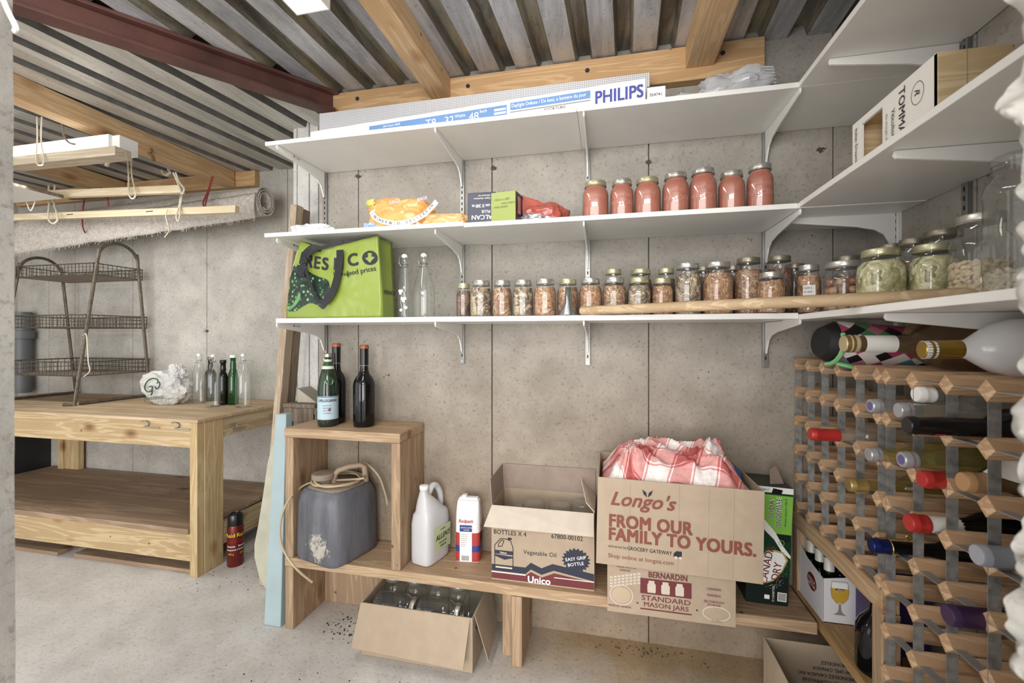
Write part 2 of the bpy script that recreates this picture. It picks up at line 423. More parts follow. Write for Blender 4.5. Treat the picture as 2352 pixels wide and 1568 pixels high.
# form ties and the drips left around them
for px, py in ((1133, 386), (1490, 372), (1885, 344), (823, 405), (475, 760)):
    y = YW if px > 700 else YB
    p = at_y(px, py, y)
    for k in range(4):
        a = random.uniform(0, 6.28); r = random.uniform(.02, .045)
        mb = MB(); mb.tube([(p.x+(r*cos(a))+.011*cos(t*pi/6), y-.0003, p.z+.4*r*sin(a)+.011*sin(t*pi/6)) for t in range(12)], .0011, 4, True)
        mb.build('tie_ring', M_wall, wb)
    mb = MB(); mb.ball((p.x, y+.001, p.z), .012, 10, 6, jit=.8, sc=(1.5, .25, .8)); mb.build('tie_hole', pm('pit_dark', '#4c453d', .95), wb)
panel_wall('wall_white_strip', [-1.60, -1.525, -1.47, -1.31], 2.0, 2.1, 2.36, M_wall_white, gap=.007)
mb = MB(); mb.box(-1.62, -1.60, 2.0, 2.62, 0, 2.36); mb.box(-1.31, -1.29, YW+.1, 2.1, 0, 2.36); struct('wall_return', mb, M_wall_white)
panel_wall('wall_left_bay', [-4.6]+[at_y(p, 775, YB).x for p in (112, 172, 305, 475, 660)]+[-1.55], YB, YB+.14, 2.36, M_wall_bay)
mb = MB(); mb.box(-4.72, -4.45, .3, 2.6, 0, 2.36); struct('wall_left', mb, M_wall_bay)
panel_right = MB()
rw = thing('wall_right', None, None); rw['kind'] = 'structure'
for a, c in ((.2, .70), (.70, 1.31), (1.31, YW)):
    mb = MB(); mb.box(XR, XR+.1, a+.003, c-.003, 0, 2.36); mb.build('concrete_panel', M_wall, rw, bev=.002)
mb = MB(); mb.box(XR+.02, XR+.14, .2, YW+.1, 0, 2.36); mb.build('backing', M_wall, rw)
# the broken opening the picture is taken through
def jamb(name, x0, x1, side):
    mb = MB()
    ny, nz = (44, 900) if side > 0 else (24, 200)
    def fn(u, v):
        y = .24+.21*u; z = 2.36*v
        edge = (u > .75)
        q = mn.fractal(Vector((u*2.2, z*7+(3 if side > 0 else 40), side*3)), 1, 2, 5)
        amp = .030 if side > 0 else .006
        if side > 0:
            lump = .015*max(0, 1-(mn.voronoi(Vector((u*6+1, z*24, 2.)))[0][0]*1.9)**2)+.008*max(0, 1-(mn.voronoi(Vector((u*11, z*52, 7.)))[0][0]*1.9)**2)+max(0, mn.noise(Vector((u*2, z*6, 9.))))*.010
            return (x0-lump+.004*q, y+.010*mn.noise(Vector((u*7, z*31, 5))), z)
        return (x1+amp*.4*q+.012*v*-1, y+0, z)
    mb.grid(fn, ny, nz)
    xx0, xx1 = (x0, x1)
    ob = x1 if side > 0 else x0
    a = [fn(0, j/(nz-1)) for j in range(nz)]; b = [fn(1, j/(nz-1)) for j in range(nz)]
    for E in (a, b):
        v = E+[(ob, E[0][1], p[2]) for p in E]; n = len(E)
        mb.add(v, [(i, i+1, i+1+n, i+n) for i in range(n-1)])
    mb.add([(ob, .24, 0), (ob, .45, 0), (ob, .45, 2.36), (ob, .24, 2.36)], [(0, 1, 2, 3)])
    return struct(name, mb, M_jamb, smooth=True)
jamb('wall_opening_left', -1.15, -.812, -1)
jamb('wall_opening_right', .345, .95, 1)

P_ = pm
def deck_mat(name, c0, c1, c2, c3, ang):
    m, nt, b = new_mat(name); L = nt.links.new
    v = coords(nt, (7, .9, 7), (0, 0, ang)); n = noise(nt, v, 1.5, 9, .72, .6)
    c = ramp(nt, n, [(.30, c0), (.46, c1), (.56, c2), (.70, c3)])
    v2 = coords(nt); n2 = noise(nt, v2, 60, 4, .8); k = ramp(nt, n2, [(.33, (.25, .25, .27)), (.42, (1, 1, 1))]); c = mixc(nt, .55, c, k, 'MULTIPLY')
    n3 = noise(nt, v2, 1.3, 3); k3 = ramp(nt, n3, [(.4, (.62, .62, .62)), (.6, (1, 1, 1))]); c = mixc(nt, .8, c, k3, 'MULTIPLY')
    L(c, b.inputs['Base Color']); b.inputs['Roughness'].default_value = .42; b.inputs['Metallic'].default_value = .2
    bump(nt, b, n2, .2, .003); return m
M_deckr = deck_mat('galvanised_deck', hx('8b8b8e'), hx('b2b4b8'), hx('d0d0d4'), hx('dad8ce'), -R_(2.4))
M_deckl = deck_mat('dusty_deck', hx('a5a39e'), hx('c2bfb8'), hx('d4d1ca'), hx('e0ddd6'), -R_(6))
M_rib = deck_mat('rusty_rib', hx('51453a'), hx('7a746a'), hx('a09a88'), hx('c4b78f'), -R_(2.4))
M_ribl = pm('dark_rib', '#6a6864', .6, .1, var=.25, sc=20)
BA, BD = Vector((-1.228, 1.722)), Vector((.6, .8)).normalized()     # beam axis
BNx, BNy = BD.y, -BD.x                                               # towards the right bay
def deck(name, ang, u0, u1, v0, v1, keep, mats, lowf=.5, ymax=9, xmin=-9):
    a = R_(ang); M = RZ(-a)
    mb = MB(); P = .1535 if keep == 'right' else .168; hgt = .038; z = 2.302
    u = u0
    while u < u1:
        low = P*lowf; sl = .013
        xs = [(u, z), (u+low, z), (u+low+sl, z+hgt), (u+P-sl, z+hgt), (u+P, z)]
        for i in range(4):
            (a0, b0), (a1, b1) = xs[i], xs[i+1]
            mb.mi = 0 if i in (0,) else 1
            mb.add([(a0, v0, b0), (a1, v0, b1), (a1, v1, b1), (a0, v1, b0)], [(0, 1, 2, 3)], M)
        u += P
    me = mb.mesh(name, mats)
    bm = bmesh.new(); bm.from_mesh(me)
    def cut(co_, no):
        bmesh.ops.bisect_plane(bm, geom=bm.verts[:]+bm.edges[:]+bm.faces[:], plane_co=co_, plane_no=no, clear_outer=True)
    s = 1 if keep == 'right' else -1
    cut((BA.x, BA.y, 0), (-BNx*s, -BNy*s, 0)); cut((0, ymax, 0), (0, 1, 0)); cut((XR+.05, 0, 0), (1, 0, 0)); cut((-4.6, 0, 0), (-1, 0, 0))
    bm.to_mesh(me); bm.free()
    o = obj(name, me); o['kind'] = 'structure'; return o
deck('ceiling', 2.4, -3.2, 1.4, -1.7, 2.2, 'right', [M_deckr, M_rib], lowf=.56, ymax=YW+.05)
deck('ceiling_bay', 7.5, -5.6, .6, -1.7, 3.4, 'left', [M_deckl, M_ribl], lowf=.66, ymax=YB+.05)
mb = MB(); mb.box(-4.9, 1.2, -1.6, 2.6, 2.36, 2.42); struct('roof_slab', mb, M_wall)
# red steel beam
bt = thing('steel_beam', 'rust red painted steel beam running diagonally under the metal deck', 'beam', (BA.x, BA.y, 0), -math.atan2(BD.x, BD.y))
for nm, b in (('top_flange', (-.035, .035, -2.6, .045, 2.288, 2.300)), ('bottom_flange', (-.035, .035, -2.6, .03, 2.21, 2.222)), ('web', (-.006, .006, -2.6, .04, 2.222, 2.288))):
    mb = MB(); mb.box(*b); mb.build(nm, M_red, bt, bev=.002)
# timber
def timber(name, label, b, mat, cat='beam', grp=None, bev=.003):
    mb = MB(); mb.box(*b); o = mb.build(name, mat, bev=bev); return tag(o, label, cat, grp)
lg = timber('timber_ledger', 'long timber ledger bolted to the concrete wall above the top shelf', (-1.235, .56, 1.742, 1.783, 2.168, 2.297), M_jx)
for px, py in ((821, 227), (1075, 198), (1349, 162), (1660, 122)):
    p = at_y(px, py, 1.742); mb = MB(); mb.lathe([(.009, 0), (.009, .004), (.006, .007)], 6, T(p.x, 1.7425, p.z) @ RX(pi/2)); mb.build('bolt_head', pm('bolt', '#3b3d45', .5, .6), lg)
timber('timber_joist', 'timber joist meeting the ledger above the long tube light carton', (-.735, -.648, .25, 1.741, 2.216, 2.3), M_jy)
timber('timber_joist', 'timber joist meeting the ledger above the bubble wrap', (.288, .388, .25, 1.741, 2.213, 2.3), M_jy)
timber('timber_joist', 'timber joist carrying the cable coil over the workbench', (-2.495, -2.41, .5, 2.425, 2.20, 2.3), M_jy)
timber('timber_joist', 'timber joist half hidden behind the hanging shop light, beside the left jamb', (-3.42, -3.33, .6, 2.425, 2.20, 2.3), M_jy)
timber('timber_ledger', 'short timber ledger on the bay wall above the rolled rug', (-4.4, -2.26, 2.43, 2.469, 2.20, 2.3), M_jx)

# ------------------------------------------------------------------ white shelves, tracks and brackets
def shelf(label, b, grp=None):
    mb = MB(); mb.box(*b); return tag(mb.build('shelf_board', M_white, bev=.0015), label, 'shelf', grp)
XC = .567
shelf('white top shelf board along the back wall carrying the tube light carton', (-1.325, -.10, 1.475, YW-.003, Z1-.016, Z1))
shelf('white top shelf board under the bubble wrap', (-.099, XR-.003, 1.475, YW-.003, Z1-.016, Z1))
shelf('white middle shelf board under the orange bag', (-1.328, -.50, 1.475, YW-.003, Z2-.013, Z2+.003))
shelf('white middle shelf board under the jars of tomato sauce', (-.499, .565, 1.475, YW-.003, Z2-.018, Z2-.002))
shelf('white middle shelf board filling the corner beside the tomato jars', (.566, XR-.003, 1.475, YW-.003, Z2-.018, Z2-.002))
shelf('white lower shelf board under the green shopping bag', (-1.275, -.64, 1.475, YW-.003, Z3-.018, Z3))
shelf('white lower shelf board under the row of pickle jars', (-.639, .566, 1.475, YW-.003, Z3-.018, Z3))
shelf('white top shelf board fixed to the right wall', (XC, XR-.003, .50, 1.473, Z1-.016, Z1))
shelf('white middle shelf board on the right wall under the wooden wine crate', (XC, XR-.003, .50, 1.473, Z2-.016, Z2))
shelf('white lower shelf board on the right wall under the big glass jars', (XC, XR-.003, .50, 1.6, Z3-.021, Z3-.004))
def track(label, x, y, z0, z1, face, mat=M_std, grp=None):
    t = thing('shelf_track', label, 'track', (x, y, 0), 0 if face == 'b' else -pi/2, grp)
    mb = MB(); mb.box(-.010, .010, -.012, -.0, z0, z1); mb.build('channel', mat, t, bev=.001)
    mb = MB(); z = z0+.03
    while z < z1-.02:
        mb.box(-.0022, .0022, -.0126, -.011, z, z+.012); z += .024
    o = mb.build('slots', M_dark, t); o['kind'] = 'stuff'
    mb = MB(); mb.lathe([(.005, 0), (.005, .002)], 10, T(0, -.012, z0+.012) @ RX(pi/2)); mb.build('screw', M_lid, t)
    return t
XT = [-1.271, -.607, -.077, .572]
nm_ = ['behind the dark magnum bottles', 'between the two swing top bottles and the pickle jars', 'behind the row of small pickle jars, near the funnel', 'behind the tallest pickle jar']
for x, n_ in zip(XT, ['by the whitewashed strip, left end of the back wall', 'second from the left end, behind the first pickle jar', 'third from the left end, right of the funnel', 'last one before the corner, under the tallest tomato jar']):
    track('slotted grey steel shelf track, '+n_, x, YW, 1.088, 2.16, 'b')
for y, z0, mt, n_ in ((1.60, 1.05, M_brk, 'white slotted shelf track on the right wall nearest the corner'), (1.33, 1.494, M_std, 'grey shelf track on the right wall beside the large glass jars'), (1.07, 1.05, M_std, 'grey shelf track on the right wall behind the big storage jar')):
    track(n_, XR, y, z0, 2.2, 'r', mt)
PROF = [(0, 0), (.295, 0), (.297, -.010), (.292, -.016), (.28, -.018), (.11, -.038), (.055, -.05), (.03, -.066), (.012, -.100), (.006, -.115), (0, -.115)]
def bracket(label, x, y, z, face, t=.006, lab=False, grp=None):
    b = thing('shelf_bracket', label, 'bracket', (x, y, z), 0 if face == 'b' else -pi/2, grp)
    M = Matrix(((0, 1, 0, 0), (-1, 0, 0, 0), (0, 0, 1, 0), (0, 0, 0, 1)))
    mb = MB(); mb.prism([(a+.012, c) for a, c in PROF], T(-t/2, 0, 0) @ M, t); mb.build('arm', M_brk, b, bev=.0012)
    if lab:
        for s, F in ((1, 'l'),):
            MM = T(t/2+.0002 if s > 0 else 0, -.22, -.012) @ RIGHTF
            letter('W', .011, M_ink, MM, b, off=.0005)
            letter('III IIIII', .009, M_ink, MM @ T(.02, 0, 0), b)
    return b
for (zz, ln) in ((Z1-.017, 'top'), (Z2-.02, 'middle'), (Z3-.019, 'lower')):
    for x, n_ in zip(XT, ('at its free end', 'second from its free end', 'third from its free end', 'next to the room corner')):
        bracket('white steel bracket under the %s back shelf, %s' % (ln, n_), x, YW-.002, zz, 'b', lab=(n_ == 'at its free end'))
for y, zz, l in ((1.60, Z2-.018, 'white bracket with a barcode under the middle corner shelf'), (1.345, Z1-.017, 'white bracket with a barcode under the top right wall shelf'),
                 (1.07, Z2-.017, 'grey shaded bracket under the middle right wall shelf'), (1.10, Z3-.022, 'white bracket under the lower right wall shelf above the wine rack')):
    b = bracket(l, XR-.002, y, zz, 'r', t=.008)
    if 'barcode' in l:
        MM = T(-.0043, -.07, -.026) @ LEFTF
        MM = T(.0042 if 0 else -.0042, -.13, -.025) @ Matrix(((0, 0, -1, 0), (1, 0, 0, 0), (0, 1, 0, 0), (0, 0, 0, 1)))
        letter('W', .014, M_ink, T(-.0042, -.19, -.022) @ LEFTF, b, off=.0006)
        for k in range(14):
            patch(rect(.0022*k, .0022*k+(.0008 if k % 3 else .0016), 0, .012), M_ink, T(-.0042, -.13, -.022) @ LEFTF, b, 'barcode')
# ------------------------------------------------------------------ lower bench, cubby and right hand bench
def board(name, b, mat, parent, bev=.003):
    mb = MB(); mb.box(*b); return mb.build(name, mat, parent, bev=bev)
bn = thing('plank_bench', 'low bench of thick planks along the back wall carrying jugs and cartons', 'bench', (0, 0, 0))
board('bench_plank', (-1.302, .652, 1.556, YW-.004, ZB-.038, ZB), M_bx, bn)
board('end_panel', (-1.30, -1.262, 1.556, YW-.004, 0, ZB-.039), M_bz, bn)
board('back_board', (-1.261, -.86, 1.757, YW-.004, 0, ZB-.039), M_bz, bn)
board('leg', (-.342, -.303, 1.553, YW-.01, 0, ZB-.039), M_bz, bn)
board('leg', (-.388, -.344, 1.60, 1.70, 0, ZB-.039), M_bz, bn)
board('side_panel', (-1.30, -1.262, 1.556, YW-.004, ZB+.001, .7895), M_bz, bn)
board('side_panel', (-.823, -.785, 1.556, YW-.004, ZB+.001, .7895), M_bz, bn)
board('top_plank', (-1.302, -.784, 1.552, YW-.002, .790, .8275), M_bx, bn)
for x, z in ((-1.0, .27),):
    mb = MB(); mb.lathe([(.004, 0), (.004, .002)], 8, T(-.80, 1.555, .315) @ RX(pi/2)); mb.build('screw', M_lid, bn)
rb = thing('side_bench', 'plywood side bench along the right wall holding the beer carton', 'bench', (0, 0, 0))
board('bench_board', (.660, XR-.004, 1.243, YW-.004, ZB-.03, ZB), wood('particle_board', hx('b89668'), hx('9a784e'), 1, knots=False, scale=2), rb)
board('rail', (.660, .700, 1.243, YW-.004, .520, .577), M_by, rb)
board('post', (.662, .700, 1.737, YW-.006, ZB+.001, .519), M_bz, rb)
board('post', (.662, .702, 1.243, 1.288, ZB+.001, .519), M_bz, rb)
board('leg', (.664, .70, 1.245, 1.285, 0, ZB-.031), M_bz, rb)
board('rail', (.860, XR-.004, 1.243, YW-.004, .53, .577), M_by, rb)

# ------------------------------------------------------------------ workbench
wk = thing('workbench', 'pale pine workbench with plywood top and low shelf in the left bay', 'workbench', (0, 0, 0))
x0, x1, y0, y1 = -4.05, -2.0, 1.79, 2.45
board('tabletop', (x0, x1+.012, y0-.012, y1+.012, .775, .790), M_ply, wk, .0015)
board('front_apron', (x0, x1-.045, y0, y0+.036, .645, .774), M_gx, wk)
board('side_apron', (x1-.036, x1-.001, y0+.15, y1, .672, .774), M_gy, wk)
board('back_apron', (x0, x1-.045, y1-.036, y1, .645, .774), M_gx, wk)
board('low_shelf', (x0, x1-.045, y0-.015, y1, .215, .243), M_plyd, wk, .004)
board('shelf_apron', (x0, x1-.045, y0, y0+.036, .075, .214), M_gx, wk)
board('shelf_side_apron', (x1-.036, x1, y0+.15, y1, .10, .215), M_gy, wk)
for a, b in ((x1-.045, y0),):
    board('leg', (a, a+.045, b-.004, b+.036, 0, .774), M_gz, wk)
    board('leg', (a+.008, a+.047, b+.036, b+.148, 0, .774), M_gz, wk)
board('leg', (-3.93, -3.88, 2.40, 2.45, 0, .774), M_gz, wk)
board('leg', (-3.88, -3.75, 2.41, 2.45, 0, .774), M_gz, wk)
board('leg', (x1-.09, x1-.04, 2.40, 2.45, 0, .774), M_gz, wk)
board('leg', (x0, x0+.045, y0, y0+.04, 0, .774), M_gz, wk)
M_hook = pm('steel_hook', '#a9a49a', .35, .8, var=.1)
def hook(p, dx, dy, lab):
    mb = MB(); c = []
    for t in range(14):
        a = -pi*.5+t*pi*1.25/13; c.append((p[0]+dx*(.028*cos(a)-.01), p[1]+dy*(.028*cos(a)-.01), p[2]+.014*sin(a)))
    c = [(p[0]+dx*.085, p[1]+dy*.085, p[2]-.018)]+c
    c = [(q[0]-(.012 if dy else 0)*-1*0+(0.0), q[1]-(.008 if dx else 0), q[2]) for q in c] if dx else [(q[0]+.01, q[1], q[2]) for q in c]
    mb.tube(c, .0032, 6); return tag(mb.build('cup_hook', M_hook, smooth=True), lab, 'hook')
p = at_y(338, 972, y0); hook((p.x, y0, p.z), 1, 0, 'steel hook on the workbench front, farther from its corner leg')
p = at_y(408, 976, y0); hook((p.x, y0, p.z), 1, 0, 'steel hook on the workbench front next to its corner leg')
hook((x1, 2.0, .715), 0, 1, 'steel hook on the workbench side board next to the corner leg')
hook((x1, 2.28, .72), 0, 1, 'steel hook on the workbench side board far from the corner leg')
for i, (a, b, c, d, l) in enumerate(((-3.9, -2.95, 1.80, 2.02, 'loose dirty plank lying on the floor under the workbench, beside the left jamb'), (-2.85, -2.05, 1.81, 2.1, 'loose dirty plank on the floor under the workbench next to its corner leg'))):
    mb = MB(); mb.box(a, b, c, d, .0, .022); tag(mb.build('loose_plank', M_plyd, bev=.003), l, 'plank')

# ------------------------------------------------------------------ wine rack
ys = [1.739, 1.642, 1.545, 1.448, 1.351, 1.254]; ysB = [1.222, 1.126, 1.030, .9335, .837]
zs = [1.106-.1024*k for k in range(11)]
def rack(label, yy, zz, x0, x1):
    t = thing('wine_rack', label, 'wine rack', (x0, 0, 0))
    L = x1-x0; s = .0155
    mb = MB(); pr = [(0, -s*1.41), (s*1.41, 0), (0, s*1.41), (-s*1.41, 0)]
    pr = [(-s*1.05, -s*.36), (-s*.36, -s*1.05), (s*.36, -s*1.05), (s*1.05, -s*.36), (s*1.05, s*.36), (s*.36, s*1.05), (-s*.36, s*1.05), (-s*1.05, s*.36)]
    a = s*1.3
    dm = [(0, -a), (a, 0), (0, a), (-a, 0)]
    v = [(0, p*.55, q*.55) for p, q in dm]+[(0.006, p, q) for p, q in dm]+[(L-.006, p, q) for p, q in dm]+[(L, p*.55, q*.55) for p, q in dm]
    fs = [(0, 1, 2, 3), (15, 14, 13, 12)]+[(k*4+i, k*4+(i+1) % 4, k*4+4+(i+1) % 4, k*4+4+i) for k in range(3) for i in range(4)]
    v = [(0, p, q) for p, q in dm]+[(L, p, q) for p, q in dm]
    fs = [(0, 1, 2, 3), (7, 6, 5, 4)]+[(i, (i+1) % 4, 4+(i+1) % 4, 4+i) for i in range(4)]
    mb.add(v, fs); rod = mb.mesh('wood_bar', M_rod)
    for y in yy:
        for z in zz:
            o = obj('wood_bar', rod, t); o.location = (random.uniform(-.002, .002), y, z); o.rotation_euler = (random.uniform(-.05, .05), 0, 0)
    mb = MB(); mb.box(0, .020, -.0005, .0005, zz[-1]+s, zz[0]-s); vs = mb.mesh('upright_strip', M_galv)
    for y in yy:
        for xx in (.001, L-.021):
            o = obj('upright_strip', vs, t); o.location = (xx, y, 0)
    mb = MB(); mb.box(0, .020, yy[-1], yy[0], -.0005, .0005); hs = mb.mesh('level_strip', pm('galvanised_bright', '#a9acae', .4, .5, var=.15, sc=30))
    for z in zz:
        for xx in (.001, L-.021):
            o = obj('level_strip', hs, t); o.location = (xx, 0, z)
    return t
rack('wood and metal lattice wine rack standing on the timber rail', ys, zs[:6], .657, .880)
rack('tall wood and metal lattice wine rack reaching the floor beside the rough opening', ysB, zs, .657, .880)

# ------------------------------------------------------------------ bottles
def wineprof(R, H, rn=.0145, neck=.085, sh=.05, punt=.012):
    zn = H-neck; zs_ = zn-sh
    return [(R*.75, 0), (R*.96, .004), (R, .012), (R, zs_), (R*.97, zs_+sh*.25), (R*.80, zs_+sh*.55), (R*.52, zs_+sh*.82), (rn*1.15, zn), (rn, zn+.02), (rn, H-.02), (rn*1.12, H-.018), (rn*1.12, H)]
BG = {}
def bglass(k):
    d = dict(clear=((.93, .94, .92), (.40, .42, .40)), olive=((.78, .77, .50), (.5, .48, .25)), amber=((.80, .66, .42), (.5, .36, .18)), green=((.10, .36, .13), (.02, .10, .03)),
             dgreen=((.05, .10, .04), (.01, .02, .01)), brown=((.10, .055, .02), (.02, .01, .005)), jug=((.62, .48, .34), (.30, .2, .12)))
    if k not in BG: BG[k] = glass('glass_'+k, *d[k], dens=dict(clear=.07, olive=.16, amber=.2, jug=.25).get(k, .02), densc=dict(clear=(.75, .77, .74), olive=(.42, .38, .16), amber=(.5, .34, .15), jug=(.26, .17, .10)).get(k, (.1, .2, .1)))
    return BG[k]
M_darkb = pm('dark_bottle', '#0c0d0f', .06, var=0)
def bottle(name, label, cat, loc, R, H, mat, cap=None, rot=None, rz=0, grp=None, rn=.0145, neck=.085, sh=.05, capl=.045, capr=None, lab=None, prof=None, n=28):
    t = thing(name, label, cat, loc, rz, grp, rot)
    mb = MB(); mb.lathe(prof or wineprof(R, H, rn, neck, sh), n); mb.build('body', mat, t, smooth=True)
    if cap:
        cr = capr or rn*1.2
        mb = MB(); mb.lathe([(cr*.98, H-capl), (cr*1.03, H-capl+.003), (cr, H-capl+.006), (cr, H-.014), (cr*1.05, H-.012), (cr*1.05, H-.010), (cr, H-.008), (cr, H-.001), (cr*.9, H+.002)], 20)
        mb.build('cap', cap, t, smooth=True)
    if lab:
        z0, z1, lm, arc, a0, rr = lab
        mb = MB(); k = 16
        v = []; 
        for i in range(k+1):
            a = a0-arc/2+arc*i/k; v += [(rr*cos(a), rr*sin(a), z0), (rr*cos(a), rr*sin(a), z1)]
        mb.add(v, [(2*i, 2*i+2, 2*i+3, 2*i+1) for i in range(k)]); mb.build('label', lm, t, smooth=True)
    return t
M_redcap = pm('red_capsule', '#b5322f', .35, .2, var=.05); M_silver = pm('silver_cap', '#b9bac0', .3, .6, var=.05)
M_goldcap = pm('gold_capsule', '#a88a3e', .25, .8, var=.1); M_pgold = pm('pale_gold_cap', '#b39b62', .35, .6, var=.08)
M_tancap = pm('tan_capsule', '#b58f66', .4, .2, var=.05); M_bluef = pm('blue_foil', '#1e2a6b', .3, .6, var=.2); M_purp = pm('purple_wax', '#3a2348', .45, var=.15)
M_paper = pm('paper_label', '#dcdad4', .7, var=.03); M_lblue = pm('pale_blue_capsule', '#a9b0bd', .35, .3, var=.03)
LY = lambda x, y, z, roll=0: dict(loc=(x, y, z), rot=(roll, -pi/2, 0))
def lying(px, py, ycell, label, R, H, mat, cap, grp=None, prot=None, z=None, **k):
    """bottle lying in the rack cell at ycell, neck towards the room; the cap tip shows at px,py"""
    l, h = ray(px, py); d = ycell/(CY+l*SY); x = d*(-SY+l*CY); zz = CAMZ+h*d
    if z is not None: zz = z
    return bottle('wine_bottle', label, 'bottle', (x+H, ycell, zz), R, H, mat, cap, rot=(0, -pi/2, 0), grp=grp, **k)
def cellz(z):       # nearest resting height: bar centre below + half bar + bottle radius
    return z
lying(1862, 997, 1.400, 'clear bottle with a red screw cap in the wine rack, nearest the ginger ale carton', .036, .29, bglass('clear'), M_redcap, capl=.07, neck=.10)
lying(2000, 932, 1.175, 'clear bottle with a purple stamped silver cap, upper rack row', .036, .27, bglass('clear'), M_silver, capl=.02, capr=.0165, neck=.07, sh=.09)
lying(2064, 942, 1.080, 'clear bottle with a plain silver cap right above the black capsule bottle', .037, .27, bglass('clear'), M_silver, capl=.022, capr=.0165, neck=.09)
lying(2105, 905, 1.120, 'bottle with a shiny white cap behind the plain silver capped one', .03, .24, bglass('clear'), M_wht, capl=.03)
lying(2085, 976, 1.000, 'black bottle with a long black capsule and red band in the rack', .038, .30, M_darkb, M_black, capl=.13, capr=.0175, neck=.12, lab=(.245, .262, M_redcap, 2.2, pi*.9, .0182))
lying(1996, 1043, 1.168, 'amber bottle with a pink ringed silver cap and white neck label', .037, .28, bglass('olive'), M_silver, capl=.022, capr=.0165, neck=.06, sh=.10, lab=(.13, .19, M_paper, 2.0, 2.6, .0355))
lying(2072, 1055, 1.070, 'olive bottle with a stamped silver cap beside the pink ringed cap', .037, .29, bglass('olive'), M_silver, capl=.024, capr=.017, neck=.05, sh=.10)
lying(1950, 1113, 1.300, 'pale bottle with a ribbed gold screw cap low in the middle of the rack', .037, .29, bglass('olive'), M_pgold, capl=.04, neck=.11, sh=.04)
lying(2118, 1100, 1.045, 'bottle with a glossy red capsule next to the tan capped bottle', .037, .28, bglass('dgreen'), M_redcap, capl=.07, neck=.09)
lying(2212, 1106, .965, 'bottle with a tan capsule and white paper tag', .037, .26, bglass('amber'), M_tancap, capl=.035, capr=.018, neck=.08)
t_ = lying(2088, 1200, 1.075, 'black bottle with red cap and white label around its neck', .038, .30, M_darkb, M_redcap, capl=.032, capr=.0185, neck=.09, sh=.08, lab=(.205, .268, M_paper, 6.28, 0, .0165))
lying(2245, 1274, .915, 'bottle with a smooth pale blue capsule above the purple wax one', .038, .26, bglass('dgreen'), M_lblue, capl=.06, capr=.018)
lying(2178, 1412, .955, 'bottle with a long purple wax capsule in the lower rack', .038, .28, bglass('dgreen'), M_purp, capl=.12, capr=.0185, neck=.12)
# stamped cap discs and the paper tag
for o in [q for q in bpy.data.objects if q.name.startswith('wine_bottle') and 'stamped' in (q.get('label') or '')]:
    hh0 = max(v.co.z for v in o.children[1].data.vertices)
    mb = MB(); mb.lathe([(.010, hh0+.0004), (.010, hh0+.0009), (.004, hh0+.001)], 14); mb.build('cap_stamp', pm('violet_print', '#5d5a8f', .5), o)
for o in [q for q in bpy.data.objects if q.name.startswith('wine_bottle') and 'tan capsule' in (q.get('label') or '')]:
    mb = MB(); mb.add([(.02, .0, .23), (.055, -.012, .20), (.045, -.05, .12), (.0, -.035, .16)], [(0, 1, 2, 3)]); mb.build('paper_tag', M_paper, o, solid=.0008)
sp = lying(2002, 1252, 1.178, 'black sparkling wine bottle with dark blue foil and wire muzzle', .045, .30, M_darkb, M_bluef, capl=.035, capr=.0165, neck=.13, sh=.07)
mb = MB(); H = .30
mb.tube([(.019, 0, H-.005), (.020, 0, H-.03), (.0185, 0, H-.06), (.026, 0, H-.075), (.0185, .006, H-.08)], .0014, 5); mb.tube([(.0175*cos(a*pi/8), .0175*sin(a*pi/8), H-.035) for a in range(16)], .0013, 5, True)
mb.tube([(.025+.006*cos(a*pi/5), 0, H-.075+.006*sin(a*pi/5)) for a in range(10)], .0013, 5, True); mb.build('wire_muzzle', M_goldcap, sp)
# the two bottles and the hat-like bag lying on top of the rack
bj = bottle('jug_bottle', 'big brown glass jug bottle with a finger handle lying on the wine rack', 'bottle', (0, 0, 0), .062, .40, bglass('jug'), pm('beige_cap', '#b7aa83', .4, .3), neck=.13, sh=.10, rn=.019, capl=.028, capr=.021, lab=(.295, .36, M_paper, 6.28, 0, .0205))
p = at_y(1938, 808, 1.21); bj.location = (p.x+.40, 1.21, 1.185); bj.rotation_euler = (0, -pi/2, 0)
mb = MB(); mb.tube([(.02, 0, .27), (.045, 0, .255), (.062, 0, .22), (.066, 0, .17), (.06, 0, .13), (.05, 0, .11)], [.010, .011, .012, .012, .011, .010], 10)
o = mb.build('handle', bglass('jug'), bj, smooth=True)
bw = bottle('ceramic_bottle', 'white ceramic bottle with a gold capsule lying on the rack by the opening', 'bottle', (0, 0, 0), .058, .24, pm('white_ceramic', '#dedfe2', .15, var=0), M_goldcap, neck=.07, sh=.09, rn=.0165, capl=.062, capr=.0185)
p = at_y(2128, 838, 1.035); bw.location = (p.x+.24, 1.035, 1.182); bw.rotation_euler = (0, -pi/2-.03, -.05)
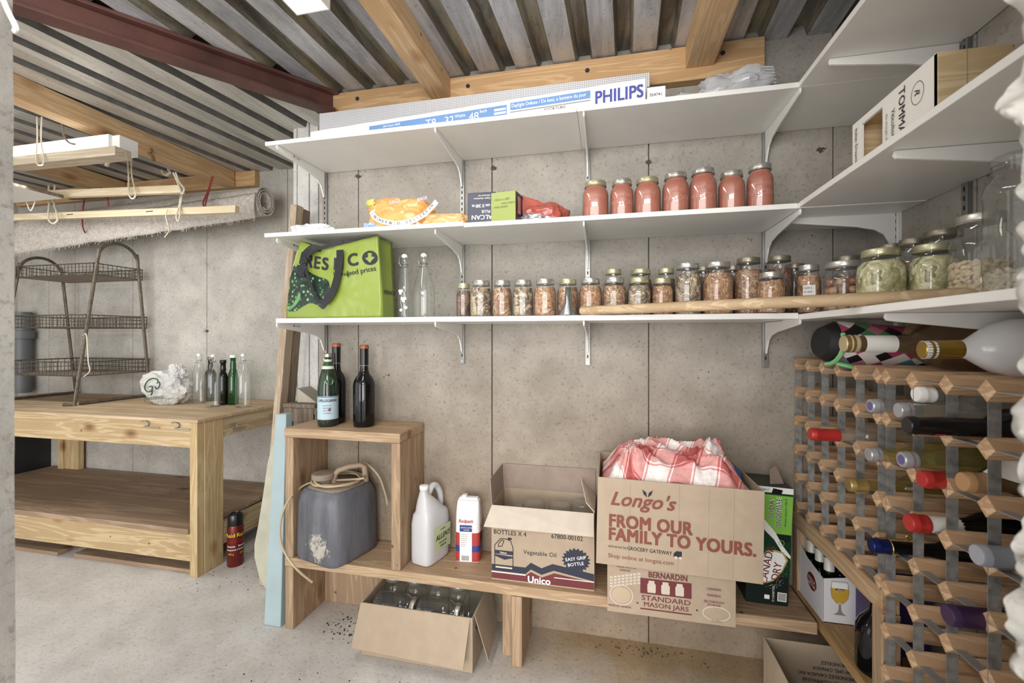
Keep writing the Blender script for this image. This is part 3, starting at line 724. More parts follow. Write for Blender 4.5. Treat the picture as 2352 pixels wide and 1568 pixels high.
def bag_mat():
    m, nt, b = new_mat('harlequin_print'); L = nt.links.new
    v = coords(nt, (1, 1, 1), (0, R_(0), 0)); sx = N(nt, 'ShaderNodeSeparateXYZ'); L(v, sx.inputs[0])
    def lin(a, c, o_):
        m1 = N(nt, 'ShaderNodeMath', operation='MULTIPLY', i_1=a); L(sx.outputs[0], m1.inputs[0])
        m2 = N(nt, 'ShaderNodeMath', operation='MULTIPLY_ADD', i_1=c); L(sx.outputs[2], m2.inputs[0]); L(m1.outputs[0], m2.inputs[2])
        m3 = N(nt, 'ShaderNodeMath', operation='ADD', i_1=o_); L(m2.outputs[0], m3.inputs[0]); return m3.outputs[0]
    a = lin(24, 36, 0); c = lin(24, -36, 50)
    fa = N(nt, 'ShaderNodeMath', operation='FLOOR'); L(a, fa.inputs[0]); fc = N(nt, 'ShaderNodeMath', operation='FLOOR'); L(c, fc.inputs[0])
    cb = N(nt, 'ShaderNodeCombineXYZ'); L(fa.outputs[0], cb.inputs[0]); L(fc.outputs[0], cb.inputs[1])
    wn = N(nt, 'ShaderNodeTexWhiteNoise', noise_dimensions='2D'); L(cb.outputs[0], wn.inputs[0])
    r = N(nt, 'ShaderNodeValToRGB'); r.color_ramp.interpolation = 'CONSTANT'; e = r.color_ramp.elements
    cs = ['#17161a', '#b8456f', '#e8e4e0', '#4f8f5b', '#5d8f97', '#17161a', '#c47f92', '#e8e4e0']
    e[0].color = (*hx(cs[0]), 1); e[1].position = 1/8; e[1].color = (*hx(cs[1]), 1)
    for i in range(2, 8): x = e.new(i/8); x.color = (*hx(cs[i]), 1)
    L(wn.outputs[0], r.inputs[0]); L(r.outputs[0], b.inputs['Base Color']); b.inputs['Roughness'].default_value = .5
    return m
hb = thing('harlequin_bag', 'black bag with coloured diamond print lying on the wine rack behind the jug', 'bag', (0, 0, 0))
c = at_y(1950, 800, 1.42); hb.location = (c.x+.035, 1.44, 1.178)
mb = MB(); mb.lathe([(.001, -.105), (.06, -.10), (.085, -.07), (.088, 0), (.085, .08), (.07, .105), (.001, .11)], 28, RY(pi/2) @ RZ(0), sx=.72, sy=1.0)
hb.rotation_euler = (0, .10, 0)
mb.build('bag_body', pm('black_fabric', '#121214', .7, var=0), hb, smooth=True)
mb = MB()
def fn(u, v):
    a = R_(100)+R_(150)*u; x = -.085+.235*v
    return (x, .091*cos(a)+0.0, .068*sin(a)) if False else (x, -.0905*abs(sin(pi*(.12+.76*u))), .066*cos(pi*(.12+.76*u)))
mb.grid(fn, 14, 8); mb.build('printed_front', bag_mat(), hb, smooth=True)
mb = MB(); mb.tube([(-.087, -.02-.085*sin(pi*t/12), -.005+.058*cos(pi*t/12)) for t in range(4, 13)], .006, 6); mb.tube([(-.08+.2*t/8, -.06-.01*sin(t), -.058-.004*t) for t in range(9)], .006, 6); mb.build('green_trim', pm('lime_ribbon', '#7fbf83', .5), hb)
# ------------------------------------------------------------------ mason jars
def jarprof(r, h, neck=.78):
    hl = h-.016
    return [(r*.80, 0), (r*.95, .003), (r, .010), (r*1.0, h*.60), (r*.985, h*.66), (r*.93, h*.725), (r*neck*1.04, h*.785), (r*neck*.98, h*.81), (r*neck, hl), (r*neck, h-.004)]
C_EGG = [chunks('pickled_eggplant', ['#9a7255', '#cba884', '#b08765', '#dcc3a2', '#7d5b46', '#c39a76', '#a8705a'], 95, (1, 1, .8), 3.2),
         chunks('pickled_mushroom', ['#bda688', '#dccbaa', '#8f7965', '#cfb796', '#a38e76', '#6d5c52'], 80, (1, 1, .8), 3.5),
         chunks('pickled_pepper', ['#c07a5c', '#d9ab80', '#a9714f', '#e3c39a', '#8f6048', '#cf9c74'], 100, (1, 1, .8), 3.0),
         chunks('dark_preserve', ['#6a4c3c', '#8d6a54', '#a07c62', '#54392e', '#795c48'], 80, (1, 1, .8), 3.0)]
C_GREEN = chunks('pickled_cauliflower', ['#d8d2a4', '#e6dfb8', '#bfbb84', '#ece6c8', '#cbc693', '#a09d6c'], 38, (1, 1, 1), 3.4, ed=(.72, .68, .5))
def mason(name, label, cat, loc, r, h, lid, content, fill=.80, grp=None, se=2.3, neck=.78, rz=0, gl=None, word=None):
    t = thing(name, label, cat, loc, rz, grp)
    if content:
        pr = [(a*.955, b) for a, b in jarprof(r, h, neck) if b < h*fill]; pr[0] = (r*.78, .002)
        k = pr[-1][0]; pr.append((k*.97, h*fill)); pr.append((k*.3, h*fill+.002))
        mb = MB(); mb.lathe(pr, 26, se=se); mb.build('contents', content, t, smooth=True)
    mb = MB(); mb.lathe(jarprof(r, h, neck), 30, se=se, cap=False); mb.build('glass_jar', gl or M_glass, t, smooth=True)
    R = r*neck*1.05
    mb = MB(); mb.lathe([(R*1.03, h-.018), (R*1.05, h-.0165), (R, h-.014), (R*1.02, h-.011), (R, h-.008), (R*1.01, h-.003), (R*.98, h), (R*.9, h+.0005)], 28)
    sb_ = mb.build('screw_band', lid, t, smooth=True)
    mb = MB(); mb.lathe([(R*.88, h-.002), (R*.88, h+.0008)], 24); mb.build('lid_disc', lid, sb_)
    if word:
        e = pm('embossed_glass', '#c98d80', .15, var=0)
        for i, w_ in enumerate(word):
            letter(w_, .024 if i else .013, e, T(0, 0, h*(.50 if i == 0 else .28)) @ FRONT @ RY(0), t, 'center', off=-.0006, bend=r*1.02, ext=.0006, name='embossed_word')
    return t
def put(px0, px1, top, y, zbase):
    pc = (px0+px1)/2; P = at_y(pc, top, y); d = depth(P.x, P.y)
    return P.x, rad(px0, px1, d), P.z-zbase
def putx(px0, px1, top, x, zbase):
    pc = (px0+px1)/2; P = at_x(pc, top, x); d = depth(P.x, P.y)
    return P.y, rad(px0, px1, d), P.z-zbase
# tomato jars on the middle shelf
tj = [(1338, 1397, 420, M_lidg, ('CROWN',), 'jar of tomato sauce with a gold lid, next to the red bag'),
      (1402, 1455, 416, M_lid, ('CANADIAN', 'MASON'), 'smaller jar of tomato sauce with a silver lid between the two gold lidded ones'),
      (1457, 1517, 412, M_lidg, ('CANADA',), 'jar of tomato sauce with a gold lid and raised crest, third from the red bag'),
      (1521, 1582, 401, M_lid, ('CONSERVE', 'MASON'), 'jar of tomato sauce with a silver lid, fourth from the red bag'),
      (1583, 1646, 391, M_lid, ('CONSERVE', 'MASON'), 'tall jar of tomato sauce with a silver lid, between two shorter silver lidded ones'),
      (1649, 1711, 397, M_lid, None, 'plain jar of tomato sauce with a silver lid, just before the tallest'),
      (1714, 1777, 381, M_lid, ('BERNARDIN', 'MASON'), 'tallest jar of tomato sauce, at the shelf corner')]
for a, b, tp, lid, wd, lb in tj:
    x, r, h = put(a, b, tp, 1.535, Z2-.002)
    mason('sauce_jar', lb, 'jar', (x, 1.535, Z2-.002), r*1.02, h, lid, M_tomato, .86, 'tomato sauce jars', se=2.6, word=wd, rz=-math.atan2(x, 1.535))
# pickle jars on the lower shelf: (px0, px1, top, y, lid, contents, label)
pj = [(1048, 1082, 652, 1.56, M_lidg, 3, 'narrow jar of dark preserves, first of the pickle row by the swing top bottles'),
      (1080, 1130, 646, 1.53, M_lid, 1, 'pint jar of pale and dark mushrooms, second in the pickle row'),
      (1131, 1176, 646, 1.535, M_lid, 0, 'pint jar of brown eggplant, third in the pickle row'),
      (1178, 1225, 645, 1.53, M_lid, 1, 'pint jar of greyish pickles, fourth in the pickle row'),
      (1227, 1277, 643, 1.53, M_lid, 2, 'pint jar of orange pickled peppers just before the funnel'),
      (1280, 1328, 643, 1.56, M_lidg, 0, 'pint jar of pickles standing behind the metal funnel'),
      (1330, 1382, 641, 1.56, M_lid, 2, 'pint jar of peppers with a silver lid just after the funnel'),
      (1384, 1438, 640, 1.555, M_lid, 0, 'pint jar of eggplant with a silver lid, second after the funnel'),
      (1440, 1495, 640, 1.56, M_lidg, 1, 'pint jar of golden strips with a gold lid, third after the funnel'),
      (1496, 1546, 641, 1.57, M_lidg, 2, 'pint jar of golden strips with a gold lid beside the first quart jar'),
      (1548, 1611, 607, 1.575, M_lid, 1, 'quart jar of grey brown pickles, first of the three big ones'),
      (1614, 1683, 604, 1.56, M_lid, 2, 'quart jar of mixed peppers, middle of the three big ones'),
      (1686, 1752, 594, 1.57, M_lidd, 0, 'quart jar of reddish strips, last of the three big ones'),
      (1738, 1804, 627, 1.50, M_lid, 2, 'small wide jar of orange strips in front of a dark jar'),
      (1757, 1822, 590, 1.62, M_lidd, 3, 'dark quart jar behind the small wide jar'),
      (1386, 1431, 620, 1.66, M_lidg, 3, 'dark jar in the second row, first one with a gold lid'),
      (1444, 1499, 620, 1.67, M_lidg, 3, 'dark wide jar in the second row with a gold lid'),
      (1508, 1552, 618, 1.67, M_lidg, 3, 'dark jar in the second row peeking out before the first quart jar'),
      (1600, 1632, 614, 1.69, M_lidd, 3, 'dark jar hidden behind the gap between the first two quart jars'),
      (1668, 1700, 612, 1.69, M_lidd, 3, 'dark jar hidden behind the gap before the reddish quart jar'),
      (1812, 1838, 608, 1.69, M_lidd, 3, 'dark narrow jar behind the labelled jar')]
for a, b, tp, y, lid, ci, lb in pj:
    x, r, h = put(a, b, tp, y, Z3)
    if 'hidden' in lb or 'narrow jar behind' in lb: r = .036
    mason('pickle_jar', lb, 'jar', (x, y, Z3+.0005), r*1.0, h, lid, C_EGG[ci], .78, 'jars of home made pickles on the lower shelf', rz=random.uniform(-.3, .3))
# jars on the right wall shelf
y, r, h = putx(1829, 1886, 607, .610, Z3)
lj = mason('pickle_jar', 'jar of orange strips with a white handwritten label', 'jar', (.612, 1.52, Z3), r*1.02, h*.98, M_lid, C_EGG[2], .78)
lj.rotation_euler = (0, 0, -.35)
patch(rect(-.016, .016, .045, .085), M_paper, T(0, -r*1.05, 0) @ FRONT, lj, 'label')
for k in range(3): letter('sott aceto'[k*2:k*2+6], .009, M_ink, T(-.013, -r*1.05-.0006, .074-.012*k) @ FRONT, lj)
zr = Z3-.004
oj = mason('onion_jar', 'squat wide jar of whole pickled onions', 'jar', (.655, 1.405, zr), .052, .142, M_lid, None, se=2.0, neck=.80)
M_onion = pm('pickled_onion', '#b3906e', .3, var=.2, sc=25); M_onion2 = pm('brown_onion', '#8d5f4a', .3, var=.2, sc=25)
on = MB(); on.ball((0, 0, 0), 1, 14, 9, sc=(1, 1, .86)); om = on.mesh('pickled_onion', M_onion); om2 = on.mesh('pickled_onion', M_onion2)
for me in (om, om2): me.polygons.foreach_set('use_smooth', [True]*len(me.polygons))
lay = [(9, .0355, .014), (8, .034, .038), (9, .0355, .062), (7, .033, .085)]
for li, (n_, rr, z) in enumerate(lay):
    for k in range(n_):
        a = 2*pi*(k+.5*(li % 2))/n_; s = random.uniform(.0112, .0135)
        o = obj('pickled_onion', om if random.random() < .6-.12*li else om2, oj); o.location = (rr*cos(a), rr*sin(a), z); o.scale = (s,)*3; o.rotation_euler = (random.uniform(-.6, .6), random.uniform(-.6, .6), 0)
mb = MB(); mb.lathe([(.02, .003), (.024, .01), (.024, .085), (.018, .095)], 16); mb.build('brine_core', M_onion2, oj, smooth=True)
mason('cauliflower_jar', 'jar of pale green pickled vegetables beside the onion jar', 'jar', (.668, 1.262, zr), .047, .148, M_lidg, C_GREEN, .80, se=2.7)
mason('cauliflower_jar', 'jar of pale green pickled vegetables beside the bean jar', 'jar', (.755, 1.222, zr), .0455, .148, M_lidg, C_GREEN, .80, se=2.7)
# beans
bj_ = mason('bean_jar', 'glass jar half filled with white beans', 'jar', (.765, 1.10, zr), .050, .185, M_lid, None, se=2.0, neck=.72)
def beans(parent, R, H, n_, mat, s=.0062):
    mb = MB()
    for i in range(n_):
        a = random.uniform(0, 2*pi); rr = R*(.90+.08*random.random()) if random.random() < .8 else R*random.random()
        z = random.uniform(.004, H) if rr > R*.85 else H*random.uniform(.93, 1.0)
        mb.ball((0, 0, 0), s, 7, 5, M=T(rr*cos(a), rr*sin(a), z) @ RZ(a+pi/2) @ RY(random.uniform(-.9, .9)), sc=(1.35, .7, .8))
    return mb.build('beans', mat, parent, smooth=True, kind='stuff')
beans(bj_, .0485, .085, 520, pm('white_bean', '#cdb99a', .5, var=.15, sc=60))
mb = MB(); mb.lathe([(.04, .003), (.043, .006), (.043, .080), (.03, .083)], 18); mb.build('bean_core', pm('white_bean', '#cdb99a'), bj_)
big = thing('storage_jar', 'very large clear storage jar with some beans at the bottom', 'jar', (.715, .938, zr))
mb = MB(); mb.lathe([(.045, 0), (.050, .004), (.052, .012), (.050, .03), (.053, .045), (.0525, .12), (.051, .17), (.053, .178), (.0525, .19), (.048, .205), (.040, .213), (.038, .218), (.0405, .224), (.0395, .235), (.0405, .240)], 34, cap=False)
mb.build('glass_jar', M_glass, big, smooth=True)
mb = MB(); mb.lathe([(.041, .236), (.0425, .238), (.0425, .246), (.039, .250), (.004, .252)], 30); mb.build('glass_lid', M_glass, big, smooth=True)
beans(big, .048, .045, 300, pm('grey_bean', '#b3a894', .5, var=.15, sc=60))
mb = MB(); mb.lathe([(.04, .003), (.042, .006), (.042, .038), (.03, .040)], 18); mb.build('bean_core', pm('grey_bean', '#b3a894'), big)
for px0, px1, tp, x, r_, lb, ct in ((2022, 2072, 563, .80, .036, 'dark jar with a tin lid at the wall behind the first pale green jar', C_EGG[3]), (2070, 2126, 550, .815, .037, 'jar with a ribbed tin lid at the wall above the second pale green jar', C_EGG[3]),
                               (2123, 2208, 530, .83, .045, 'wide clear jar with a worn lid behind the second pale green jar', None), (1916, 1976, 590, .745, .042, 'jar with a dark lid behind the onion jar', C_EGG[3])):
    y, r, h = putx(px0, px1, tp, x, zr)
    mason('storage_jar', lb, 'jar', (x, min(y, 1.66), zr), r_, h, M_lidd, ct, .7, se=2.0)
# rod, funnel, swing top bottles
a = Vector((-.087, 1.497, Z3+.0155)); b = Vector((.715, 1.055, Z3+.0115))
mb = MB(); q = (b-a).normalized(); mb.tube([a, a+q*.004, a+q*.3, b-q*.01, b], [.0125, .0150, .0150, .0150, .012], 18)
tag(mb.build('wooden_rod', wood('rod_wood', hx('c9b190'), hx('ac9270'), 0, knots=False, scale=.6), smooth=True), 'long round wooden rod lying across the shelf corner in front of the jars', 'rod')
p = at_y(1305, 700, 1.505)
fu = thing('metal_funnel', 'small upside down metal funnel in front of the pickle jars', 'funnel', (p.x, 1.505, Z3))
m_fun = pm('dull_steel', '#a9adb0', .28, .9, var=.05)
mb = MB(); mb.lathe([(.032, 0), (.032, .003), (.0115, .045), (.0085, .098)], 24, cap=False); mb.build('cone', m_fun, fu, smooth=True, solid=.001)
mb = MB(); mb.tube([(.032*cos(t*pi/12), .032*sin(t*pi/12), .002) for t in range(24)], .0012, 6, True); mb.build('rim', m_fun, fu)
def swing(label, loc, r, h, mat=None, clover=False, grp=None, rz=0, rn=.013, up=True, neckl=.11):
    t = thing('swing_top_bottle', label, 'bottle', loc, rz, grp)
    H = h-.022; pr = [(r*.8, 0), (r*.97, .004), (r, .012), (r, H-neckl-.02), (r*.93, H-neckl+.005), (r*.70, H-neckl*.70), (rn*1.35, H-neckl*.38), (rn, H-.03), (rn*1.02, H-.012), (rn*1.35, H-.008), (rn*1.35, H)]
    mb = MB(); mb.lathe(pr, 28, cap=False); mb.build('body', mat or M_glass, t, smooth=True)
    mb = MB(); mb.lathe([(r*.97, .002), (r*.6, .006)], 24); mb.build('base', mat or M_glass, t)
    mb = MB(); mb.lathe([(rn*.9, H-.002), (rn*.98, H+.002), (rn*.95, H+.007), (rn*.6, H+.012), (rn*.3, H+.013)], 16); mb.build('stopper', M_wht, t, smooth=True)
    mb = MB()
    for s in (-1, 1): mb.tube([(s*rn*1.2, 0, H-.035), (s*rn*1.8, -.004, H-.02), (s*rn*1.6, 0, H+.006), (s*rn*.6, 0, H+.014)], .0012, 5)
    mb.tube([(rn*1.15*cos(k*pi/8), rn*1.15*sin(k*pi/8), H-.03) for k in range(16)], .0013, 5, True)
    mb.tube([(-rn*1.3, -.006, H-.04), (0, -rn*1.7, H-.045), (rn*1.3, -.006, H-.04)], .0012, 5)
    mb.build('wire_bail', pm('bail_wire', '#8a8a88', .35, .9, var=0), t)
    if clover:
        m = pm('white_print', '#dfe4df', .6, var=0)
        for q, (a, z) in enumerate(((-.2, .105), (.25, .075), (-.35, .03), (.35, .04))):
            for k in range(3 if q < 2 else 1):
                an = 2*pi*k/3+.5; mb = MB(); pts = []
                for s in range(10):
                    th = 2*pi*s/10; u = a*r+.006*cos(an)+.0062*cos(th); w_ = z+.006*sin(an)+.0062*sin(th)
                    pts.append((u, -math.sqrt(max(1e-6, (r+.0006)**2-u*u)), w_))
                mb.add(pts, [tuple(range(10))]); mb.build('clover_leaf', m, t)
        mb = MB(); mb.tube([(.0+.004*sin(k), -r-.0004, .01+.012*k) for k in range(8)], .0007, 4); mb.build('clover_stem', m, t)
    return t
x, r, h = put(948, 999, 576, 1.62, Z3); swing('large clear swing top bottle on the lower shelf beside the clover bottle', (x, 1.62, Z3), r, h, neckl=.13)
x, r, h = put(913, 946, 578, 1.60, Z3); swing('slim clear swing top bottle printed with white clover', (x, 1.60, Z3), r*.95, h, clover=True)

# ------------------------------------------------------------------ bottles on the cubby
def up(px0, px1, top, base, y, zb):
    x, r, h = put(px0, px1, top, y, zb); return x, r, h
x, r, h = put(811, 862, 790, 1.66, .8275)
m_cork = pm('copper_cap', '#a4624a', .4, .3, var=.08)
def magnum(label, x, y, h, r):
    t = bottle('magnum_bottle', label, 'bottle', (x, y, .8278), r, h, M_darkb, m_cork, rn=.0165, neck=.11, sh=.06, capl=.012, capr=.019)
    mb = MB(); mb.lathe([(.0178, h-.085), (.0180, h-.013)], 20); mb.build('capsule', M_black, t, smooth=True)
    mb = MB(); mb.tube([(.0185*cos(k*pi/10), .0185*sin(k*pi/10), h-.085) for k in range(20)], .0012, 4, True); mb.build('silver_ring', M_silver, t)
    return t
t = magnum('dark magnum wine bottle with small white print, alone on the wooden cubby', x, 1.66, h*.985, r*1.0)
for k in range(9): patch([(cos(a)*r*1.004, 0) for a in ()] or rect(-.012, .012*random.uniform(-.2, 1), .10+.009*k, .104+.009*k), M_wht, RZ(-1.05) @ T(0, -r*1.006, 0) @ FRONT, t, 'label_line')
x, r, h = put(751, 794, 789, 1.70, .8275)
magnum('dark magnum wine bottle standing behind the green mineral water bottle', x, 1.70, h, r*1.05)
x, r, h = put(729, 778, 812, 1.635, .8275)
gb = bottle('water_bottle', 'green glass mineral water bottle with a pale blue label', 'bottle', (x, 1.635, .8278), r, h, glass('pellegrino_green', (.09, .33, .12), (.02, .10, .03)), None, n=32,
            prof=[(r*.8, 0), (r*.95, .004), (r, .014), (r, h*.42), (r*.99, h*.52), (r*.88, h*.64), (r*.62, h*.78), (.0150, h*.90), (.0135, h-.02), (.0150, h-.018), (.0150, h)])
mb = MB(); mb.lathe([(.0155, h-.014), (.0155, h-.002), (.014, h+.001)], 16); mb.build('cap', M_lid, gb, smooth=True)
mb = MB(); mb.lathe([(r*.63, h*.79), (.0165, h*.87), (.0150, h*.92)], 24, cap=False); mb.build('neck_label', M_paper, gb, smooth=True)
ml = pm('pale_blue_label', '#b5cbd6', .5, var=.02)
mb = MB(); mb.lathe([(r*1.008, h*.095), (r*1.008, h*.42)], 32, cap=False); mb.build('label', ml, gb, smooth=True)
for z0 in (.095, .405): 
    mb = MB(); mb.lathe([(r*1.012, h*z0), (r*1.012, h*(z0+.008))], 32, cap=False); mb.build('label_stripe', M_navy, gb, smooth=True)
G_ = RZ(math.atan2(-x, -1.635*-1)*-1*0)
aim = math.atan2(x, 1.635)     # turn prints to the aisle
letter('S.PELLEGRINO', .016, M_navy, RZ(.55) @ T(0, 0, h*.345) @ FRONT, gb, 'center', off=.0006, sx=.8, bend=r*1.014)
st = [(0+.009*(1 if k % 2 == 0 else .4)*sin(k*pi/5), .009*(1 if k % 2 == 0 else .4)*cos(k*pi/5)) for k in range(10)]
patch([(p[0], p[1]+h*.24) for p in st], M_redcap, RZ(.75) @ T(0, -r*1.02, 0) @ FRONT, gb, 'red_star')
mb = MB(); mb.lathe([(.016, 0), (.016, .001)], 20, RZ(.75) @ T(0, -r*.80, h*.63) @ RX(pi/2-.25), sy=1.15); mb.build('neck_medallion', pm('silver_print', '#9fb0a6', .5), gb)
for k in range(4): letter('ACQUA MINERALE'[k:k+9], .006, M_navy, RZ(.5) @ T(0, 0, h*(.29-.035*k)) @ FRONT, gb, 'center', bend=r*1.014)
# bottles on the workbench
TB = .7905
lst = [(441, 473, 808, 2.25, 'clear', 'swing', 'clear swing top bottle next to the plastic bag'), (472, 507, 810, 2.14, 'clear', 'swing', 'clear swing top bottle in front, second from the plastic bag'),
       (540, 577, 808, 2.18, 'clear', 'swing', 'clear swing top bottle at the right end of the workbench group')]
for a, b, tp, y, m, k, lb in lst:
    x, r, h = put(a, b, tp, y, TB); swing(lb, (x, y, TB), r, h, grp='swing top bottles on the workbench')
x, r, h = put(502, 523, 827, 2.22, TB); bottle('beer_bottle', 'dark brown glass bottle on the workbench', 'bottle', (x, 2.22, TB), r*1.1, h, bglass('brown'), M_black, neck=.06, sh=.05, capl=.012)
x, r, h = put(522, 549, 816, 2.24, TB); bottle('green_bottle', 'bright green glass bottle on the workbench', 'bottle', (x, 2.24, TB), r, h, bglass('green'), M_wht, neck=.06, sh=.11, capl=.012)
x, r, h = put(476, 492, 820, 2.34, TB); bottle('beer_bottle', 'dark bottle hidden behind the swing top bottles of the workbench', 'bottle', (x, 2.34, TB), .032, h, bglass('brown'), M_lidd, neck=.07, capl=.012)
# ------------------------------------------------------------------ cartons
def carton(name, label, x0, x1, y0, y1, z0, z1, mat=M_card, inner=M_cardd, th=.004, rz=0):
    """open box; origin at the front left bottom corner, so prints use x to the right and z up"""
    t = thing(name, label, 'box', (x0, y0, z0), rz); W, D, H = x1-x0, y1-y0, z1-z0
    for nm, b in (('front_panel', (0, W, 0, th, 0, H)), ('back_panel', (0, W, D-th, D, 0, H)), ('side_panel', (0, th, th, D-th, 0, H)), ('side_panel', (W-th, W, th, D-th, 0, H)), ('bottom_panel', (th, W-th, th, D-th, 0, th))):
        mb = MB(); mb.box(*b); mb.build(nm, mat, t, bev=.0012)
    return t, W, D, H
def flap(t, a, b, c, d, mat=M_cardl, th=.003, name='flap'):
    mb = MB(); mb.add([a, b, c, d], [(0, 1, 2, 3)]); return mb.build(name, mat, t, solid=th)
# vegetable oil carton with empty jars
F0 = FRONT
uc, W, D, H = carton('oil_carton', 'open brown carton printed Vegetable Oil with navy and maroon bands, holding empty jars', -.425, -.045, 1.58, 1.778, ZB, .572)
flap(uc, (.002, 0, H), (W-.002, 0, H), (W+.0, -.070, H-.052), (-.012, -.062, H-.056))
flap(uc, (.002, D, H), (W-.002, D, H), (W-.002, D+.002, H+.10), (.002, D+.002, H+.10), M_cardd)
flap(uc, (0, .004, H), (0, D-.004, H), (-.004, D-.004, H+.10), (-.006, .004, H+.095), M_cardd)
flap(uc, (W, .01, H), (W, D-.01, H), (W-.058, D-.02, H+.07), (W-.03, .02, H+.03))
patch([(.001, .058), (.13, .058), (.15, .078), (.19, .062), (.23, .082), (W-.001, .062), (W-.001, .036), (.235, .058), (.19, .038), (.15, .053), (.13, .034), (.001, .034)], M_navy, F0, uc, 'navy_band')
patch([(.001, .006), (W-.001, .006), (W-.001, .031), (.236, .049), (.19, .028), (.15, .044), (.13, .028), (.001, .028)], M_maroon, F0, uc, 'maroon_band')
patch(rect(.001, .13, .028, .0315), M_wht, T(0, -.0004, 0) @ F0, uc, 'white_line'); patch(rect(.236, W-.001, .0322, .0350), M_wht, T(0, -.0004, 0) @ F0, uc, 'white_line')
letter('Unico', .034, M_wht, T(.138, -.0006, .006) @ F0, uc, off=.002)
letter('Vegetable Oil', .0225, M_ink, T(.122, 0, .108) @ F0, uc, off=.0001)
letter('BOTTLES X 4', .024, M_ink, T(.008, 0, .172) @ F0, uc, off=.0005, sx=.9)
letter('67800-00102', .024, M_ink, T(.225, 0, .176) @ F0, uc, off=.0005, sx=.9)
star = [(.315+(.052 if k % 2 else .043)*cos(k*pi/20), .105+(.044 if k % 2 else .036)*sin(k*pi/20)) for k in range(40)]
patch(star, M_navy, T(0, -.0005, 0) @ F0, uc, 'star_badge')
for i, s in enumerate(('EASY GRIP', 'BOTTLE')): letter(s, .0165, M_wht, T(.315, -.0008, .106-.02*i) @ FRONT @ RZ(.22), uc, 'center', off=.0003)
def outline(pts, wd, mat, M, par, nm):
    mb = MB(); n = len(pts); P = [Vector((*p, 0)) for p in pts]; v = []
    for i in range(n):
        d1 = (P[i]-P[i-1]).normalized(); d2 = (P[(i+1) % n]-P[i]).normalized(); q = Vector((-d1.y-d2.y, d1.x+d2.x, 0)).normalized()*wd/2/max(.5, math.sqrt((1+d1.dot(d2))/2))
        v += [M @ (P[i]-q+Vector((0, 0, .0006))), M @ (P[i]+q+Vector((0, 0, .0006)))]
    mb.add(v, [(2*i, (2*i+2) % (2*n), (2*i+3) % (2*n), 2*i+1) for i in range(n)])
    return mb.build(nm, mat, par)
outline([(.013, .045), (.083, .045), (.083, .125), (.074, .150), (.060, .155), (.045, .156), (.035, .155), (.013, .13)], .003, M_ink, F0, uc, 'jug_outline')
outline([(.027, .125), (.041, .128), (.048, .148), (.040, .151), (.028, .135)], .0028, M_ink, F0, uc, 'jug_handle_outline')
patch(rect(.063, .078, .154, .162), M_ink, F0, uc, 'jug_cap_print'); patch(rect(.013, .083, .098, .112), M_navy, F0, uc, 'jug_band')
patch([(.013, .096), (.083, .092), (.083, .087), (.05, .078), (.013, .09)], M_navy, F0, uc, 'jug_band')
letter('Unico', .011, M_wht, T(.033, -.0004, .101) @ F0, uc, off=.0002)
patch(rect(.016, .080, .046, .052), M_cardl, T(0, -.0004, 0) @ F0, uc, 'jug_base_print')
def empty_jar(name, label, loc, r, h, rot=(0, 0, 0), band=True, grp=None):
    t = thing(name, label, 'jar', loc, 0, grp, rot)
    mb = MB(); mb.lathe(jarprof(r, h), 26, se=2.3, cap=False); mb.build('glass_body', M_glass, t, smooth=True)
    mb = MB(); mb.lathe([(r*.78, .0005), (r*.5, .004), (r*.1, .005)], 24); mb.build('base', M_glass, t, smooth=True)
    if band:
        R = r*.82; mb = MB(); mb.lathe([(R*1.03, h-.018), (R, h-.014), (R*1.02, h-.011), (R, h-.007), (R, h)], 26, cap=False); mb.build('screw_band', M_lid, t, smooth=True, solid=.001)
    return t
for px, y, l in ((1226, 1.66, 'upturned empty jar in the oil carton, away from the groceries carton'), (1286, 1.66, 'upturned empty jar in the middle of the oil carton'), (1338, 1.70, 'empty jar under the folded flap of the oil carton')):
    p = at_y(px, 1160, y); empty_jar('empty_jar', l, (p.x, y, .566), .042, .16, (pi, 0, 0), False)
    o = bpy.data.objects[-1] if False else None
for px, y in ((1226, 1.66), (1286, 1.66), (1338, 1.70)):
    p = at_y(px, 1160, y); mb = MB(); mb.lathe([(.036, 0), (.040, .004), (.040, .100), (.032, .108)], 18, T(p.x, y, ZB+.0045)); tag(mb.build('empty_jar', M_glass, smooth=True), 'empty jar at the bottom of the oil carton, '+{1226: 'nearest the sugar bag', 1286: 'below the middle upturned jar', 1338: 'below the folded flap'}[px], 'jar', 'bottom layer of empty jars in the oil carton')
# mason jar case under the groceries carton
bc, W, D, H = carton('jar_case', 'flat brown case printed standard mason jars under the groceries carton', 0.0, .392, 1.476, 1.765, ZB+.001, .482)
mb = MB(); mb.box(.004, W-.004, .004, D-.004, H-.006, H-.002); mb.build('top_flaps', M_card, bc)
F0b = T(0, 0, -.019) @ F0
letter('BERNARDIN', .026, M_maroon, T(.190, 0, .147) @ F0b, bc, 'center', off=.0014, sx=.82)
patch(rect(.105, .262, .092, .142), M_maroon, F0b, bc, 'printed_block')
for k in range(3):
    c = .140+.043*k; patch([(c-.012, .097), (c+.012, .097), (c+.013, .103), (c+.013, .124), (c+.009, .129), (c+.009, .136), (c-.009, .136), (c-.009, .129), (c-.013, .124), (c-.013, .103)], M_cardl, T(0, -.0004, 0) @ F0b, bc, 'jar_print')
letter('STANDARD', .023, M_maroon, T(.184, 0, .071) @ F0b, bc, 'center', off=.0005, sx=1.25); letter('MASON JARS', .021, M_maroon, T(.184, 0, .051) @ F0b, bc, 'center', off=.0005, sx=1.15)
patch(rect(.105, .262, .040, .0445), M_maroon, F0b, bc, 'rule')
